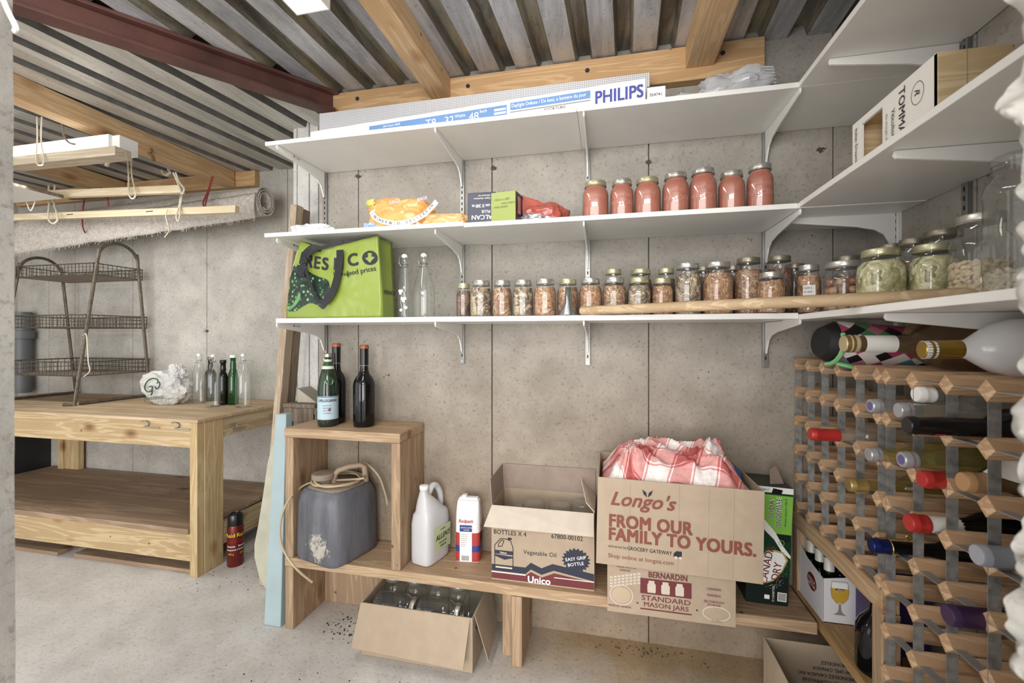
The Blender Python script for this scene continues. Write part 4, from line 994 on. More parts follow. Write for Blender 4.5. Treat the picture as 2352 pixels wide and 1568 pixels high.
for i, s in enumerate(('CANNING', 'FREEZING', 'SEE-THROUGH', 'STORAGE')): letter(s, .0105, M_maroon, T(.328, 0, .128-.020*i+(.010 if i == 3 else 0)) @ F0b, bc, 'center', off=.0003, sx=.85)
letter('MADE IN CANADA', .0085, M_maroon, T(.04, 0, .038) @ F0b, bc, 'center', off=.0003); letter('WIDE MOUTH', .0095, M_maroon, T(.03, 0, .168) @ F0b, bc, off=.0003); letter('MASON', .0095, M_maroon, T(.04, 0, .157) @ F0b, bc, off=.0003)
letter('43-2525-6', .0075, M_maroon, T(.32, 0, .030) @ F0b, bc)
for (cx, cy, rx, ry) in ((.045, .078, .036, .033), (.335, .055, .040, .022)): outline(ell(cx, cy, rx, ry, 20), .0035, M_cardl, F0b, bc, 'vegetable_print')
patch(ell(.045, .078, .030, .027), pm('card_print', '#bba78e', .85), T(0, -.0001, 0) @ F0b, bc, 'vegetable_print')
for k in range(6):
    for j in range(9): patch([(a+.008+.0125*j, b+.100+.0098*k+.003*j) for a, b in rect(0, .0095, 0, .0065)] if k < 5 and .1+.0098*k+.003*j < .165 else rect(.01, .011, .17, .171), M_cardl, F0b, bc, 'corn_print') if (j*.0125+.01) < .1 and (k < 4) else None
for x_ in (.093, .275): patch(rect(x_, x_+.006, .056, .061), M_maroon, F0b, bc, 'dot')
# groceries carton
lc, W, D, H = carton('groceries_carton', 'large open brown groceries carton full of red checked cloth', -.035, .448, 1.408, 1.75, .484, .757)
lc.rotation_euler = (R_(-1.0), R_(1.2), 0)
letter("Longo's", .060, M_brown, T(.038, 0, .190) @ F0, lc, off=.0026, shear=.35)
for s in (-1, 1): patch([(.152+s*.001, .222), (.152+s*.012, .232), (.152+s*.016, .246), (.152+s*.004, .238)], M_ink, F0, lc, 'leaf_print')
letter('FROM OUR', .054, M_brown, T(.036, 0, .122) @ F0, lc, off=.0042, sx=.86, spacing=1.03); letter('FAMILY TO YOURS.', .054, M_brown, T(.036, 0, .080) @ F0, lc, off=.0042, sx=.86, spacing=1.03)
letter('delivered by', .0115, M_ink, T(.036, 0, .056) @ F0, lc, off=.0001); letter('GROCERY GATEWAY', .016, M_ink, T(.094, 0, .054) @ F0, lc, off=.0004, sx=.86)
patch([(.232, .050), (.232, .060), (.240, .068), (.256, .068), (.256, .050)], M_ink, F0, lc, 'truck_print')
for c in (.239, .252): patch(ell(c, .048, .0045, .0045, 12), M_cardl, T(0, -.0003, 0) @ F0, lc, 'truck_wheel')
letter('Shop online at longos.com', .0185, M_brown, T(.036, 0, .024) @ F0, lc, off=.0002)
for x_ in (.10, .245, .33, .40):
    patch(rect(x_, x_+.0012, .005, .268), M_cardd, F0, lc, 'crease')
def plaid():
    m, nt, b = new_mat('plaid_cloth'); L = nt.links.new
    t = N(nt, 'ShaderNodeUVMap'); mp = N(nt, 'ShaderNodeMapping'); mp.inputs['Rotation'].default_value = (0, 0, .45); L(t.outputs[0], mp.inputs[0])
    sx = N(nt, 'ShaderNodeSeparateXYZ'); L(mp.outputs[0], sx.inputs[0])
    def band(o):
        f = N(nt, 'ShaderNodeMath', operation='FRACT'); m_ = N(nt, 'ShaderNodeMath', operation='MULTIPLY', i_1=3.4); L(o, m_.inputs[0]); L(m_.outputs[0], f.inputs[0])
        r = N(nt, 'ShaderNodeValToRGB'); r.color_ramp.interpolation = 'CONSTANT'; e = r.color_ramp.elements
        st = [(0, 0), (.42, 1), (.46, 0), (.49, 1), (.90, 0), (.93, 1), (.97, 0)]
        e[0].color = (0, 0, 0, 1); e[1].position = .42; e[1].color = (1, 1, 1, 1)
        for p_, v_ in st[2:]: x = e.new(p_); x.color = (v_, v_, v_, 1)
        L(f.outputs[0], r.inputs[0]); return r.outputs[0]
    a, c = band(sx.outputs[0]), band(sx.outputs[1])
    s = N(nt, 'ShaderNodeMath', operation='ADD'); L(a, s.inputs[0]); L(c, s.inputs[1])
    h_ = N(nt, 'ShaderNodeMath', operation='MULTIPLY', i_1=.5); L(s.outputs[0], h_.inputs[0])
    col = ramp(nt, h_.outputs[0], [(0, hx('eee9e6')), (.5, hx('d99f9b')), (1, hx('b85e5b'))])
    v = coords(nt); n = noise(nt, v, 80, 3); k = ramp(nt, n, [(.4, (.88, .84, .84)), (.6, (1, 1, 1))]); col = mixc(nt, 1, col, k, 'MULTIPLY')
    L(col, b.inputs['Base Color']); b.inputs['Roughness'].default_value = .85; return m
nu, nv = 90, 60; cl = MB(); x0, x1, y0, y1 = -.018, .432, 1.422, 1.735
def zc(u, v):
    b = .765+.048*math.exp(-((u-.45)/.30)**2-((v-.60)/.30)**2)+.050*math.exp(-((u-.80)/.13)**2-((v-.45)/.3)**2)+.035*math.exp(-((u-.22)/.10)**2-((v-.2)/.18)**2)
    q = Vector((u*3.1, v*2.2, 1.7)); f = mn.noise(q); f2 = 1-abs(mn.noise(Vector((u*5.2+f*1.2, v*4.1-f, 4.)))*2)
    e = min(1, min(u, 1-u)*7)*min(1, min(v*6, (1-v)*6))
    f3 = 1-abs(mn.noise(Vector((u*9+f*2, v*6+f2, 8.)))*2)
    return .725+(b-.725+.030*f2+.016*f+.012*f3)*e
cl.grid(lambda u, v: (x0+(x1-x0)*u, y0+(y1-y0)*v, zc(u, v)), nu, nv)
o = cl.build('checked_cloth', plaid(), smooth=True, solid=.003); me = o.data; uv = me.uv_layers.new(name='UVMap')
for pl in me.polygons:
    for li in pl.loop_indices:
        vi = me.loops[li].vertex_index; i, j = vi % nu, vi//nu; u, v = i/nu, j/nv
        f = mn.noise(Vector((u*3.1, v*2.2, 1.7)))
        uv.data[li].uv = (u*1.1+f*.13, v*.9+f*.22)
tag(o, 'red and white checked cloth heaped in the groceries carton', 'cloth')
mb = MB(); mb.box(.35, .44, 1.60, 1.72, .70, .748, ); tag(mb.build('blue_carton', pm('blue_print', '#3d5fa8', .5)), 'small blue and white pack beside the cloth in the groceries carton', 'box')
# ginger ale carton
cd = thing('ginger_ale_carton', 'tall green ginger ale carton standing on end beside the groceries carton', 'box', (.463, 1.632, ZB+.001), 0, rot=(0, R_(2.4), 0))
W, D, H = .132, .145, .402
M_lime = pm('lime_print', '#7fbb4c', .4, var=.05); M_dg = pm('dark_green_print', '#0f3a26', .35, var=.1); M_bg = pm('blackgreen_print', '#10211c', .35, var=.1)
mb = MB(); mb.box(0, W, 0, D, 0, H); mb.build('carton_body', M_bg, cd, bev=.002)
patch(rect(.0, W, .245, H-.02), M_lime, F0, cd, 'lime_field')
patch([(0, .12), (W, .10), (W, .23), (W*.75, .20), (W*.5, .245), (W*.25, .275), (0, .285)], M_dg, T(0, -.0002, 0) @ F0, cd, 'green_field')
patch([(0, .27), (W*.3, .262), (W*.6, .225), (W*.8, .185), (W, .165), (W, .175), (W*.82, .205), (W*.62, .25), (W*.35, .29), (0, .305)], M_wht, T(0, -.0004, 0) @ F0, cd, 'white_swoosh')
patch([(.035, .075), (.060, .072), (.085, .085), (.110, .12), (.125, .16), (.11, .185), (.085, .19), (.06, .185), (.04, .16)], pm('gold_print', '#b7a262', .5), T(0, -.0005, 0) @ F0, cd, 'shield_border')
patch([(.040, .080), (.060, .077), (.084, .090), (.106, .122), (.119, .158), (.107, .180), (.085, .184), (.062, .18), (.045, .158)], M_wht, T(0, -.0007, 0) @ F0, cd, 'shield')
ROT = RZ(R_(82))
letter('CANADA', .034, M_maroon, T(.062, -.001, .066) @ F0 @ ROT, cd, off=.0008, sx=.95); letter('DRY', .034, M_maroon, T(.098, -.001, .085) @ F0 @ ROT, cd, off=.0008, sx=.95)
letter('SODA', .022, M_wht, T(.074, -.0008, .296) @ F0 @ RZ(pi/2), cd, off=.0016, spacing=1.08); letter('GINGEMBRE', .022, M_wht, T(.097, -.0008, .264) @ F0 @ RZ(pi/2), cd, off=.0016, sx=.80, spacing=1.08)
letter('SODA', .022, M_ink, T(.074, -.0014, .296) @ F0 @ RZ(pi/2), cd, off=.0002, spacing=1.08); letter('GINGEMBRE', .022, M_ink, T(.097, -.0014, .264) @ F0 @ RZ(pi/2), cd, off=.0002, sx=.80, spacing=1.08)
letter('Arome naturel a 100 %', .010, M_dg, T(.114, -.0008, .272) @ F0 @ RZ(pi/2), cd)
patch(rect(.098, .126, .018, .048), M_wht, F0, cd, 'barcode_panel')
for k in range(12): patch(rect(.1, .124, .021+.0021*k, .0222+.0021*k), M_ink, T(0, -.0003, 0) @ F0, cd, 'barcode')
letter('12 CANETTES', .009, M_wht, T(.088, 0, .012) @ F0 @ RZ(pi/2), cd); patch(rect(.058, .074, .02, .034), M_wht, F0, cd, 'pictogram')
for k in range(140):
    a = random.uniform(0, 6.28); rr = random.gauss(.052, .006); q = (.078+rr*cos(a)*.8, .13+rr*sin(a)*1.15)
    if 0.004 < q[0] < W-.004 and q[1] > .055: patch(ell(q[0], q[1], .0009, .0009, 5), M_wht, T(0, -.0006, 0) @ F0, cd, 'bubble') if k < 60 else None
outline(ell(.103, .215, .008, .009, 12), .0018, M_lime, T(0, -.0003, 0) @ F0, cd, 'curl')
patch(rect(0, W, H-.020, H-.0005), M_wht, F0, cd, 'top_band')
patch(rect(0, W, H-.027, H-.020), M_dg, T(0, -.0003, 0) @ F0, cd, 'dark_line')
letter('SEULEMENT', .009, M_ink, T(.01, -.0003, H-.014) @ F0, cd)
patch([(.065, H-.022), (.095, H-.024), (.10, H-.008), (.07, H-.004)], M_black, T(0, -.0005, 0) @ F0, cd, 'torn_hole')
mb = MB(); mb.add([(.07, .03, H), (.12, .05, H), (.10, .07, H+.055), (.075, .055, H+.045)], [(0, 1, 2), (0, 2, 3)]); mb.build('torn_flap', M_cardd, cd, solid=.001)
# six pack carrier
sp_ = thing('beer_carrier', 'white six pack beer carrier under the timber rail', 'box', (.672, 1.567, ZB+.0005))
W, D = .118, .19; M_silv = pm('silver_white_card', '#dedde0', .35, var=.03)
hb_ = [(0, .150), (0, .150)]
mb = MB(); mb.prism([(0, 0), (W, 0), (W, .155), (W*.7, .150), (0, .138)], T(0, 0, 0), .002); mb.build('front_panel', M_silv, sp_)
mb = MB(); mb.add([(0, .0, 0), (0, D, 0), (0, D, .175), (0, D*.6, .150), (0, 0, .138)], [(0, 1, 2, 3, 4)]); mb.build('side_panel', M_silv, sp_, solid=.002)
mb = MB(); mb.add([(W, .0, 0), (W, D, 0), (W, D, .175), (W, 0, .155)], [(0, 1, 2, 3)]); mb.build('side_panel', M_silv, sp_, solid=.002)
mb = MB(); mb.box(0, W, D-.002, D, 0, .175); mb.build('back_panel', M_silv, sp_); mb = MB(); mb.box(0, W, 0, D, 0, .002); mb.build('bottom_panel', M_silv, sp_)
M_stred = pm('dark_red_print', '#6e1f27', .4, var=.03)
LF = Matrix(((0, 0, -1, 0), (-1, 0, 0, 0), (0, 1, 0, 0), (0, 0, 0, 1)))
LM = T(0-.0012, D, 0) @ LF
patch(ell(.115, .088, .036, .030), M_wht, T(-.0001, 0, 0) @ LM, sp_, 'oval_rim'); patch(ell(.115, .088, .034, .028), M_stred, T(-.0004, 0, 0) @ LM, sp_, 'oval_badge')
letter('STELLA', .017, M_wht, T(-.0008, 0, 0) @ LM @ T(.115, .088, 0), sp_, 'center', off=.0003); letter('ARTOIS', .017, M_wht, T(-.0008, 0, 0) @ LM @ T(.115, .072, 0), sp_, 'center', off=.0003)
gl = lambda s: [(.045+a*s, .02+b) for a, b in ()]
patch([(.022, .085), (.020, .105), (.024, .118), (.068, .118), (.072, .105), (.070, .085), (.058, .066), (.034, .066)], pm('beer_print', '#c9a23c', .4, var=.1), T(0, -.0005, 0) @ F0, sp_, 'glass_print')
patch([(.024, .112), (.024, .130), (.068, .130), (.068, .112)], M_wht, T(0, -.0008, 0) @ F0, sp_, 'foam_print'); patch(rect(.034, .058, .106, .112), M_stred, T(0, -.0009, 0) @ F0, sp_, 'glass_badge')
outline([(.020, .105), (.024, .134), (.068, .134), (.072, .105), (.068, .08), (.050, .062), (.042, .062), (.024, .08)], .0012, pm('grey_print', '#8f8a84', .5), T(0, -.0009, 0) @ F0, sp_, 'glass_outline')
patch([(.043, .062), (.049, .062), (.050, .045), (.053, .036), (.064, .028), (.028, .028), (.039, .036), (.042, .045)], pm('grey_print', '#8f8a84', .5), T(0, -.0006, 0) @ F0, sp_, 'stem_print')
letter('STELLA', .0055, M_wht, T(.0465, -.0013, .1072) @ F0, sp_, 'center')
first = None
for i in range(3):
    for j in range(2):
        x = .030+.060*j; y = .030+.062*i
        if first is None:
            first = bottle('beer_bottle', 'green beer bottle in the six pack carrier, outer row, first from the glass picture', 'bottle', (.672+x, 1.567+y, ZB+.003), .0275, .212, bglass('green'), pm('white_foil', '#dcdad6', .35, .2, var=.04), neck=.075, sh=.035, capl=.062, capr=.0150, grp='beer bottles in the six pack carrier')
        else: dup(first, (.672+x, 1.567+y, ZB+.003), label='green beer bottle in the six pack carrier, %s row, %s from the glass picture' % (('outer', 'inner')[j], ('first', 'second', 'third')[i]))
mb = MB(); mb.box(.759, .885, 1.44, 1.562, ZB+.0005, .50); o = mb.build('purple_box', pm('purple_card', '#3a2c63', .4, var=.06), bev=.002)
o.data.transform(T(-.0, 0, 0)); tag(o, 'deep purple box next to the beer carrier', 'box'); o.location.x = -.0
bk = bottle('black_bottle', 'black wine bottle behind the timber post on the side bench', 'bottle', (.716, 1.365, ZB+.0005), .050, .225, M_darkb, None, neck=.06, sh=.06, rn=.017)
# carton on the floor under the side bench
fc, W, D, H = carton('floor_carton', 'open biscuit carton on the floor under the side bench with upside down print', .500, .86, 1.20, 1.57, .001, .22)
UP = RZ(pi)
for i, s in enumerate(('IMPORTE PAR :', 'A DIVISION OF / COMPAGNIE', 'DIV. DE MONDELEZ CANADA INC.', 'L4W 5M2, CANADA', 'MONDELEZ')):
    letter(s, .015, M_ink, T(.20-.0*i, D-.0045, .09+.020*i) @ F0 @ UP, fc, 'center', off=.0004, sx=.9)
patch(ell(.10, .10, .03, .05), M_ink, T(-.0003, D-.06, 0) @ LF, fc, 'oval_print'); patch(ell(.30, .10, .04, .055), M_ink, T(-.0003, D, 0) @ LF, fc, 'oval_print')
# carton of empty jars on the floor
jc, W, D, H = carton('jar_carton', 'plain brown carton full of empty mason jars on the floor under the bench', -.911, -.470, 1.488, 1.75, .001, .198)
flap(jc, (0, 0, H), (W*.98, 0, H), (W*.98-.008, -.055, .05), (-.012, -.045, .055), M_card)
flap(jc, (W+.001, .02, H), (W+.001, D*.9, H), (W+.040, D*.75, .06), (W+.050, .03, .03), M_card)
flap(jc, (0, .01, H), (0, D*.9, H), (-.020, D*.9, .08), (-.022, -.01, .08), M_card)
patch([(W+.0005, .0)]*0 or [(.1, .05), (.13, .05), (.13, .053), (.1, .053)], M_ink, T(W+.0003, 0, 0) @ RIGHTF, jc, 'small_print')
lyj = [(-.845, 1.545, .165, 0, .165, 'clear empty mason jar lying in the floor carton, nearest the end panel'), (-.665, 1.540, .168, 0, .165, 'clear empty mason jar lying in the middle of the floor carton')]
for x, y, z, a, h, l in lyj: empty_jar('empty_jar', l, (x-.03, y, z), .046, h, (0, pi/2, a))
empty_jar('empty_jar', 'empty mason jar lying with its mouth to the aisle in the floor carton', (-.51, 1.66, .165), .044, .15, (pi/2+.25, 0, .05))
for x, y, l in ((-.86, 1.66, 'back row jar of the floor carton, nearest the end panel'), (-.765, 1.66, 'back row jar of the floor carton, second'), (-.67, 1.665, 'back row jar of the floor carton, third'), (-.58, 1.66, 'back row jar of the floor carton, fourth')):
    empty_jar('empty_jar', l, (x, y, .055), .043, .165, (0, 0, 0))
mb = MB(); mb.box(-.90, -.48, 1.50, 1.74, .006, .05); tag(mb.build('packing_paper', pm('grey_paper', '#6d675e', .9, var=.2), bev=.004), 'crumpled packing paper under the jars in the floor carton', 'paper')
# ------------------------------------------------------------------ jerry can, jug, sugar, spray can
jr = thing('jerry_can', 'old grey plastic jerry can with a coiled hose inside the wooden cubby', 'jerry can', (-1.118, 1.648, ZB), R_(-15))
def can_mat():
    m, nt, b = new_mat('stained_plastic'); L = nt.links.new
    v = coords(nt, (9, 9, 1.5)); n = noise(nt, v, 1.3, 7, .7); c = ramp(nt, n, [(.3, hx('3f4044')), (.5, hx('606269')), (.72, hx('767880'))])
    v2 = coords(nt); n2 = noise(nt, v2, 45, 6, .8); g = N(nt, 'ShaderNodeVectorMath', operation='DISTANCE'); g.inputs[1].default_value = (.03, -.12, .08); L(v2, g.inputs[0])
    mr = N(nt, 'ShaderNodeMapRange'); mr.inputs['From Min'].default_value = .03; mr.inputs['From Max'].default_value = .10; mr.inputs['To Min'].default_value = .26; mr.inputs['To Max'].default_value = -.1; L(g.outputs['Value'], mr.inputs[0])
    a = N(nt, 'ShaderNodeMath', operation='ADD'); L(mr.outputs[0], a.inputs[0]); L(n2, a.inputs[1]); k = ramp(nt, a.outputs[0], [(.64, (0, 0, 0)), (.74, (1, 1, 1))])
    c = mixc(nt, k, c, hx('b9b4a9')); L(c, b.inputs['Base Color']); b.inputs['Roughness'].default_value = .45; return m
M_can = can_mat(); M_dust = pm('dusty_plastic', '#97887a', .7, var=.15)
hh = .29; pr = [(.118, 0), (.124, .006), (.126, .02), (.124, .12), (.122, hh-.06), (.116, hh-.03), (.104, hh-.010), (.085, hh), (.001, hh+.003)]
mb = MB(); mb.lathe(pr, 40, se=6); mb.build('body', M_can, jr, smooth=True)
mb = MB(); mb.lathe([(.098, 0), (.090, .006), (.001, .008)], 36, T(0, 0, hh-.004), se=4); mb.build('dusty_top', M_dust, jr, smooth=True)
mb = MB(); mb.lathe([(.036, 0), (.036, .022), (.047, .024), (.048, .042), (.044, .046), (.001, .047)], 28, T(-.045, -.035, hh)); mb.build('screw_cap', M_dust, jr, smooth=True)
mb = MB(); mb.tube([(-.012, -.012, hh-.005), (-.008, -.008, hh+.035), (.002, .002, hh+.052), (.03, .03, hh+.064), (.062, .062, hh+.068), (.075, .076, hh+.060), (.080, .080, hh-.005)], .0125, 12); mb.build('handle', pm('tan_plastic', '#a08c77', .5, var=.1), jr, smooth=True)
hose = MB(); M_hose = pm('yellowed_hose', '#b9a98a', .35, var=.08); c0 = Vector((-1.118, 1.648, 0)); pts = []
for k in range(60):
    a = R_(150)-k*2*pi/24; rr = .092+.010*sin(k*.37); pts.append((c0.x+rr*cos(a)*1.05, c0.y+rr*sin(a)*.95, ZB+hh+.012+.0035*(k//20)+.004*sin(k*.9)))
w_ = [at_y(690, 1120, 1.60), at_y(662, 1150, 1.535), at_y(646, 1190, 1.52), at_y(644, 1235, 1.515), at_y(655, 1270, 1.515), at_y(683, 1308, 1.515), at_y(718, 1337, 1.535)]
def smoothpath(p, n=6):
    p = [Vector(q) for q in p]; out = []
    for i in range(len(p)-1):
        p0, p1, p2, p3 = p[max(i-1, 0)], p[i], p[i+1], p[min(i+2, len(p)-1)]
        for k in range(n):
            t = k/n; out.append(.5*((2*p1)+(-p0+p2)*t+(2*p0-5*p1+4*p2-p3)*t*t+(-p0+3*p1-3*p2+p3)*t**3))
    return out+[p[-1]]
hose.tube(smoothpath([Vector(q) for q in pts[::2]][::-1][:0]+[Vector(q) for q in pts[::2]]+[Vector((-1.215, 1.64, ZB+hh+.0))]+w_, 4), .0045, 8)
hose.tube(smoothpath([(-1.03, 1.70, ZB+hh+.012), at_y(838, 1064, 1.72), at_y(868, 1090, 1.725), at_y(884, 1130, 1.73), at_y(890, 1158, 1.73)], 6), .0045, 8)
tag(hose.build('siphon_hose', M_hose, smooth=True), 'yellowed plastic hose coiled on the jerry can and hanging in front of the bench', 'hose')
# vinegar jug
aj = thing('vinegar_jug', 'translucent white plastic jug with a pale green label', 'jug', (-.712, 1.682, ZB+.0005), R_(-15))
m_j, nt, b = new_mat('milky_plastic'); b.inputs['Base Color'].default_value = (.80, .80, .82, 1); b.inputs['Roughness'].default_value = .35; b.inputs['Transmission Weight'].default_value = .25; b.inputs['Subsurface Weight'].default_value = .2
pr = [(.045, 0), (.049, .004), (.050, .02), (.050, .155), (.047, .185), (.040, .22), (.030, .25), (.020, .272), (.016, .285), (.0165, .300), (.0165, .306)]
def jf(u, v):
    i = v*(len(pr)-1); k = min(int(i), len(pr)-2); f = i-k; r = pr[k][0]*(1-f)+pr[k+1][0]*f; z = pr[k][1]*(1-f)+pr[k+1][1]*f
    a = 2*pi*u; c, q = cos(a), sin(a); se = 5 if z < .2 else 2.6; m = (abs(c)**se+abs(q)**se)**(-1/se)
    ly = 1.56 if z < .19 else max(1.0, 1.56-(z-.19)/.085*.56)
    cy = -0.042*min(1, max(0, (z-.19)/.085))
    return (r*m*c, cy+r*m*q*ly, z)
mb = MB(); mb.grid(jf, 40, 34, closed_u=True); mb.add([(0, 0, .001)], []); mb.build('body', m_j, aj, smooth=True)
mb = MB(); mb.tube(smoothpath([(0, -.022, .262), (0, .008, .290), (0, .040, .283), (0, .064, .245), (0, .066, .20), (0, .060, .170)], 5), [.014]*4+[.013]*22, 12); mb.build('handle', m_j, aj, smooth=True)
mb = MB(); mb.lathe([(.0185, .296), (.0185, .308), (.0160, .310), (.001, .310)], 20, T(0, -.042, 0)); mb.build('spout_rim', M_wht, aj, smooth=True)
RM = T(.0505, 0, 0) @ RIGHTF
m_lg = pm('pale_green_label', '#c3cfa4', .55, var=.03)
patch([(-.040, .050), (.068, .040), (.068, .135), (-.040, .142)], m_lg, RM, aj, 'label')
letter("ALLEN'S", .030, pm('green_ink', '#2f5436', .5), T(.0009, 0, 0) @ RM @ T(-.033, .088, 0), aj, off=.0009, sx=.85, shear=.2)
letter('CANADA', .008, M_ink, T(.0009, 0, 0) @ RM @ T(-.002, .122, 0), aj, off=.0003); letter('PURE WHITE', .009, M_ink, T(.0009, 0, 0) @ RM @ T(-.012, .070, 0), aj, off=.0004); letter('VINEGAR', .010, M_ink, T(.0009, 0, 0) @ RM @ T(-.006, .056, 0), aj, off=.0004)
# sugar bag
sg = thing('sugar_bag', 'white and red paper sugar bag with a rolled top beside the vinegar jug', 'bag', (-.556, 1.712, ZB+.0005), R_(6))
M_sgw = pm('white_paper_bag', '#e6e4e6', .6, var=.03, bmp=.4, bsc=25); M_sgr = pm('red_paper', '#ad3b38', .5, var=.05)
def sf(z0, z1, e=0):
    def f(u, v):
        a = 2*pi*u; c, q = cos(a), sin(a); se = 5; m = (abs(c)**se+abs(q)**se)**(-1/se); z = z0+(z1-z0)*v
        k = 1 if z < .17 else 1-.10*((z-.17)/.07)**2
        k *= 1+.02*mn.noise(Vector((c*2, q*2, z*22)))
        k *= .97 if z < .006 else 1
        return ((.050+e)*m*c*k, (.036+e)*m*q*k*(1 if z < .19 else 1-.35*((z-.19)/.05)), z)
    return f
mb = MB(); mb.grid(sf(0, .242), 48, 30, closed_u=True); v = mb.v; mb.f.append(tuple(range(29*48, 30*48))); mb.build('paper_bag', M_sgw, sg, smooth=True)
mb = MB(); mb.grid(sf(.002, .118, .0006), 48, 14, closed_u=True); mb.build('red_print', M_sgr, sg, smooth=True)
mb = MB(); mb.grid(sf(.042, .066, .0011), 48, 4, closed_u=True); mb.build('blue_band', pm('royal_print', '#2f3f85', .5), sg, smooth=True)
mb = MB(); mb.box(-.040, .040, -.012, .014, .236, .252); mb.box(-.028, -.006, -.016, .012, .25, .262); mb.build('rolled_top', M_sgw, sg, bev=.005)
SGF = T(0, -.0385, 0) @ F0
patch(rect(-.030, .020, .004, .150), M_wht, SGF, sg, 'info_panel'); patch(rect(-.030, .020, .124, .150), pm('royal_print', '#2f3f85'), T(0, -.0003, 0) @ SGF, sg, 'blue_panel')
letter('Redpath', .020, M_redcap, T(-.036, -.0395, .160) @ F0, sg, off=.0005, shear=.3, sx=.9)
letter('GRANULATED', .0075, M_wht, T(-.027, -.0392, .138) @ F0, sg); letter('SUGAR', .0075, M_wht, T(-.014, -.0392, .129) @ F0, sg)
for k in range(7): letter('nutrition facts'[:15-k], .006, M_ink, T(-.027, -.0392, .112-.008*k) @ F0, sg)
for k in range(12): patch(rect(-.022+.0026*k, -.0208+.0026*k, .008, .028), M_ink, T(0, -.0392, 0) @ F0, sg, 'barcode')
letter('Redpath', .028, M_redcap, T(.0512, -.028, .128) @ RIGHTF, sg, off=.0008, shear=.3)
patch(ell(.0, .092, .020, .024), M_ink, T(.0518, 0, 0) @ RIGHTF, sg, 'round_badge'); outline(ell(0, .092, .013, .016), .003, pm('green_ink', '#2f5436'), T(.0522, 0, 0) @ RIGHTF, sg, 'badge_ring')
# insect spray
rc = thing('spray_can', 'dark red insect spray can with a black cap on the floor beside the workbench leg', 'spray can', (-1.925, 1.94, .0005))
M_rcr = pm('dark_red_metal', '#6b231f', .3, .4, var=.2, sc=40)
mb = MB(); mb.lathe([(.036, 0), (.0385, .004), (.0385, .205), (.036, .212)], 32); mb.build('can', M_rcr, rc, smooth=True)
mb = MB(); mb.lathe([(.0355, .212), (.0362, .216), (.0355, .262), (.031, .270), (.022, .272), (.021, .268), (.001, .268)], 32); mb.build('cap', M_black, rc, smooth=True)
M_yel = pm('yellow_print', '#d8c52c', .4, var=0); rz_ = math.atan2(1.925, 1.94)
for da in (-.55, .85):
    letter('Raid', .027, M_yel, RZ(rz_+da-.1) @ T(0, 0, .158) @ FRONT, rc, 'center', off=.001, bend=.0392)
    letter('Crawling', .014, M_redcap, RZ(rz_+da) @ T(0, 0, .130) @ FRONT, rc, 'center', bend=.0392); letter('Insects', .015, M_wht, RZ(rz_+da) @ T(0, 0, .105) @ FRONT, rc, 'center', off=.0004, bend=.0392); letter('rampants', .014, M_wht, RZ(rz_+da) @ T(0, 0, .088) @ FRONT, rc, 'center', bend=.0392); letter('350 g', .013, M_yel, RZ(rz_+da) @ T(0, 0, .066) @ FRONT, rc, 'center', bend=.0392)
# ------------------------------------------------------------------ things on the top shelf
RZP = -math.atan2(.093, 1.333)
ph = thing('tube_light_carton', 'long white and blue carton of tube lights on the top shelf', 'box', (.123, 1.500, Z1+.0005), RZP)
LB = 1.336
mb = MB(); mb.box(-LB, 0, 0, .070, 0, .082); mb.build('carton_body', M_wht, ph, bev=.0015)
PF = F0; M_bl = pm('light_blue_print', '#6d93c4', .5, var=.03); M_pb = pm('violet_blue_ink', '#4a4f9c', .5, var=0)
def pl(px):       # place along the carton's front that faces this column of the aisle
    l = (px-1176)/FPX; k = (l*CY-SY)/(CY+l*SY); return (.123*1-k*1.5)/(-(cos(RZP))+k*sin(RZP))*1.0
xa, xb, yf = -1.215, .123, 1.50
patch(rect(pl(848), pl(1164), .004, .066), M_bl, PF, ph, 'blue_band'); patch(rect(pl(1172), pl(1356), .043, .070), M_bl, PF, ph, 'blue_band'); patch(rect(pl(1172), pl(1356), .034, .038), pm('grey_print', '#8f8a84'), PF, ph, 'grey_band')
letter('PHILIPS', .060, M_pb, T(0, -.0002, 0) @ PF @ T(pl(1366), .021, 0), ph, off=.003, sx=.80)
letter('Daylight Deluxe / De luxe, a lumiere du jour', .0185, M_wht, T(0, -.0005, 0) @ PF @ T(pl(1175), .052, 0), ph, off=.0003, sx=.80)
letter('F32T8/TL865', .014, M_ink, T(0, -.0005, 0) @ PF @ T(pl(1250), .022, 0), ph)
for s, x, z_, sz in (('T8', 978, .028, .040), ('32', 1021, .028, .040), ('Watts', 1045, .046, .017), ('48', 1077, .028, .040), ('Inch', 1102, .050, .017), ('Life hours 3600', 880, .052, .012), ('Life rated 24,000', 880, .038, .012)): letter(s, sz, M_wht, T(0, -.0005, 0) @ PF @ T(pl(x), z_, 0), ph, off=.0004)
for k in range(3): patch(rect(pl(1135), pl(1162), .022+.013*k, .030+.013*k), M_wht, T(0, -.0006, 0) @ PF, ph, 'pictogram')
for k in range(8): patch([(pl(735)+.012*k, .034), (pl(735)+.006+.012*k, .034), (pl(735)+.012+.012*k, .048), (pl(735)+.006+.012*k, .048)], M_navy, T(0, -.0003, 0) @ PF, ph, 'stripe')
patch([(pl(829)+.020*cos(pi*k/10), .030+.018*sin(pi*k/10)) for k in range(11)], M_black, T(0, -.0003, 0) @ PF, ph, 'round_badge')
m_g, nt, b = new_mat('prismatic_lens'); L = nt.links.new
v = coords(nt, (1, 1, 1), (0, R_(45), 0)); ck = N(nt, 'ShaderNodeTexChecker'); ck.inputs['Scale'].default_value = 210; ck.inputs[1].default_value = (*hx('e6e6e8'), 1); ck.inputs[2].default_value = (*hx('a9a9af'), 1)
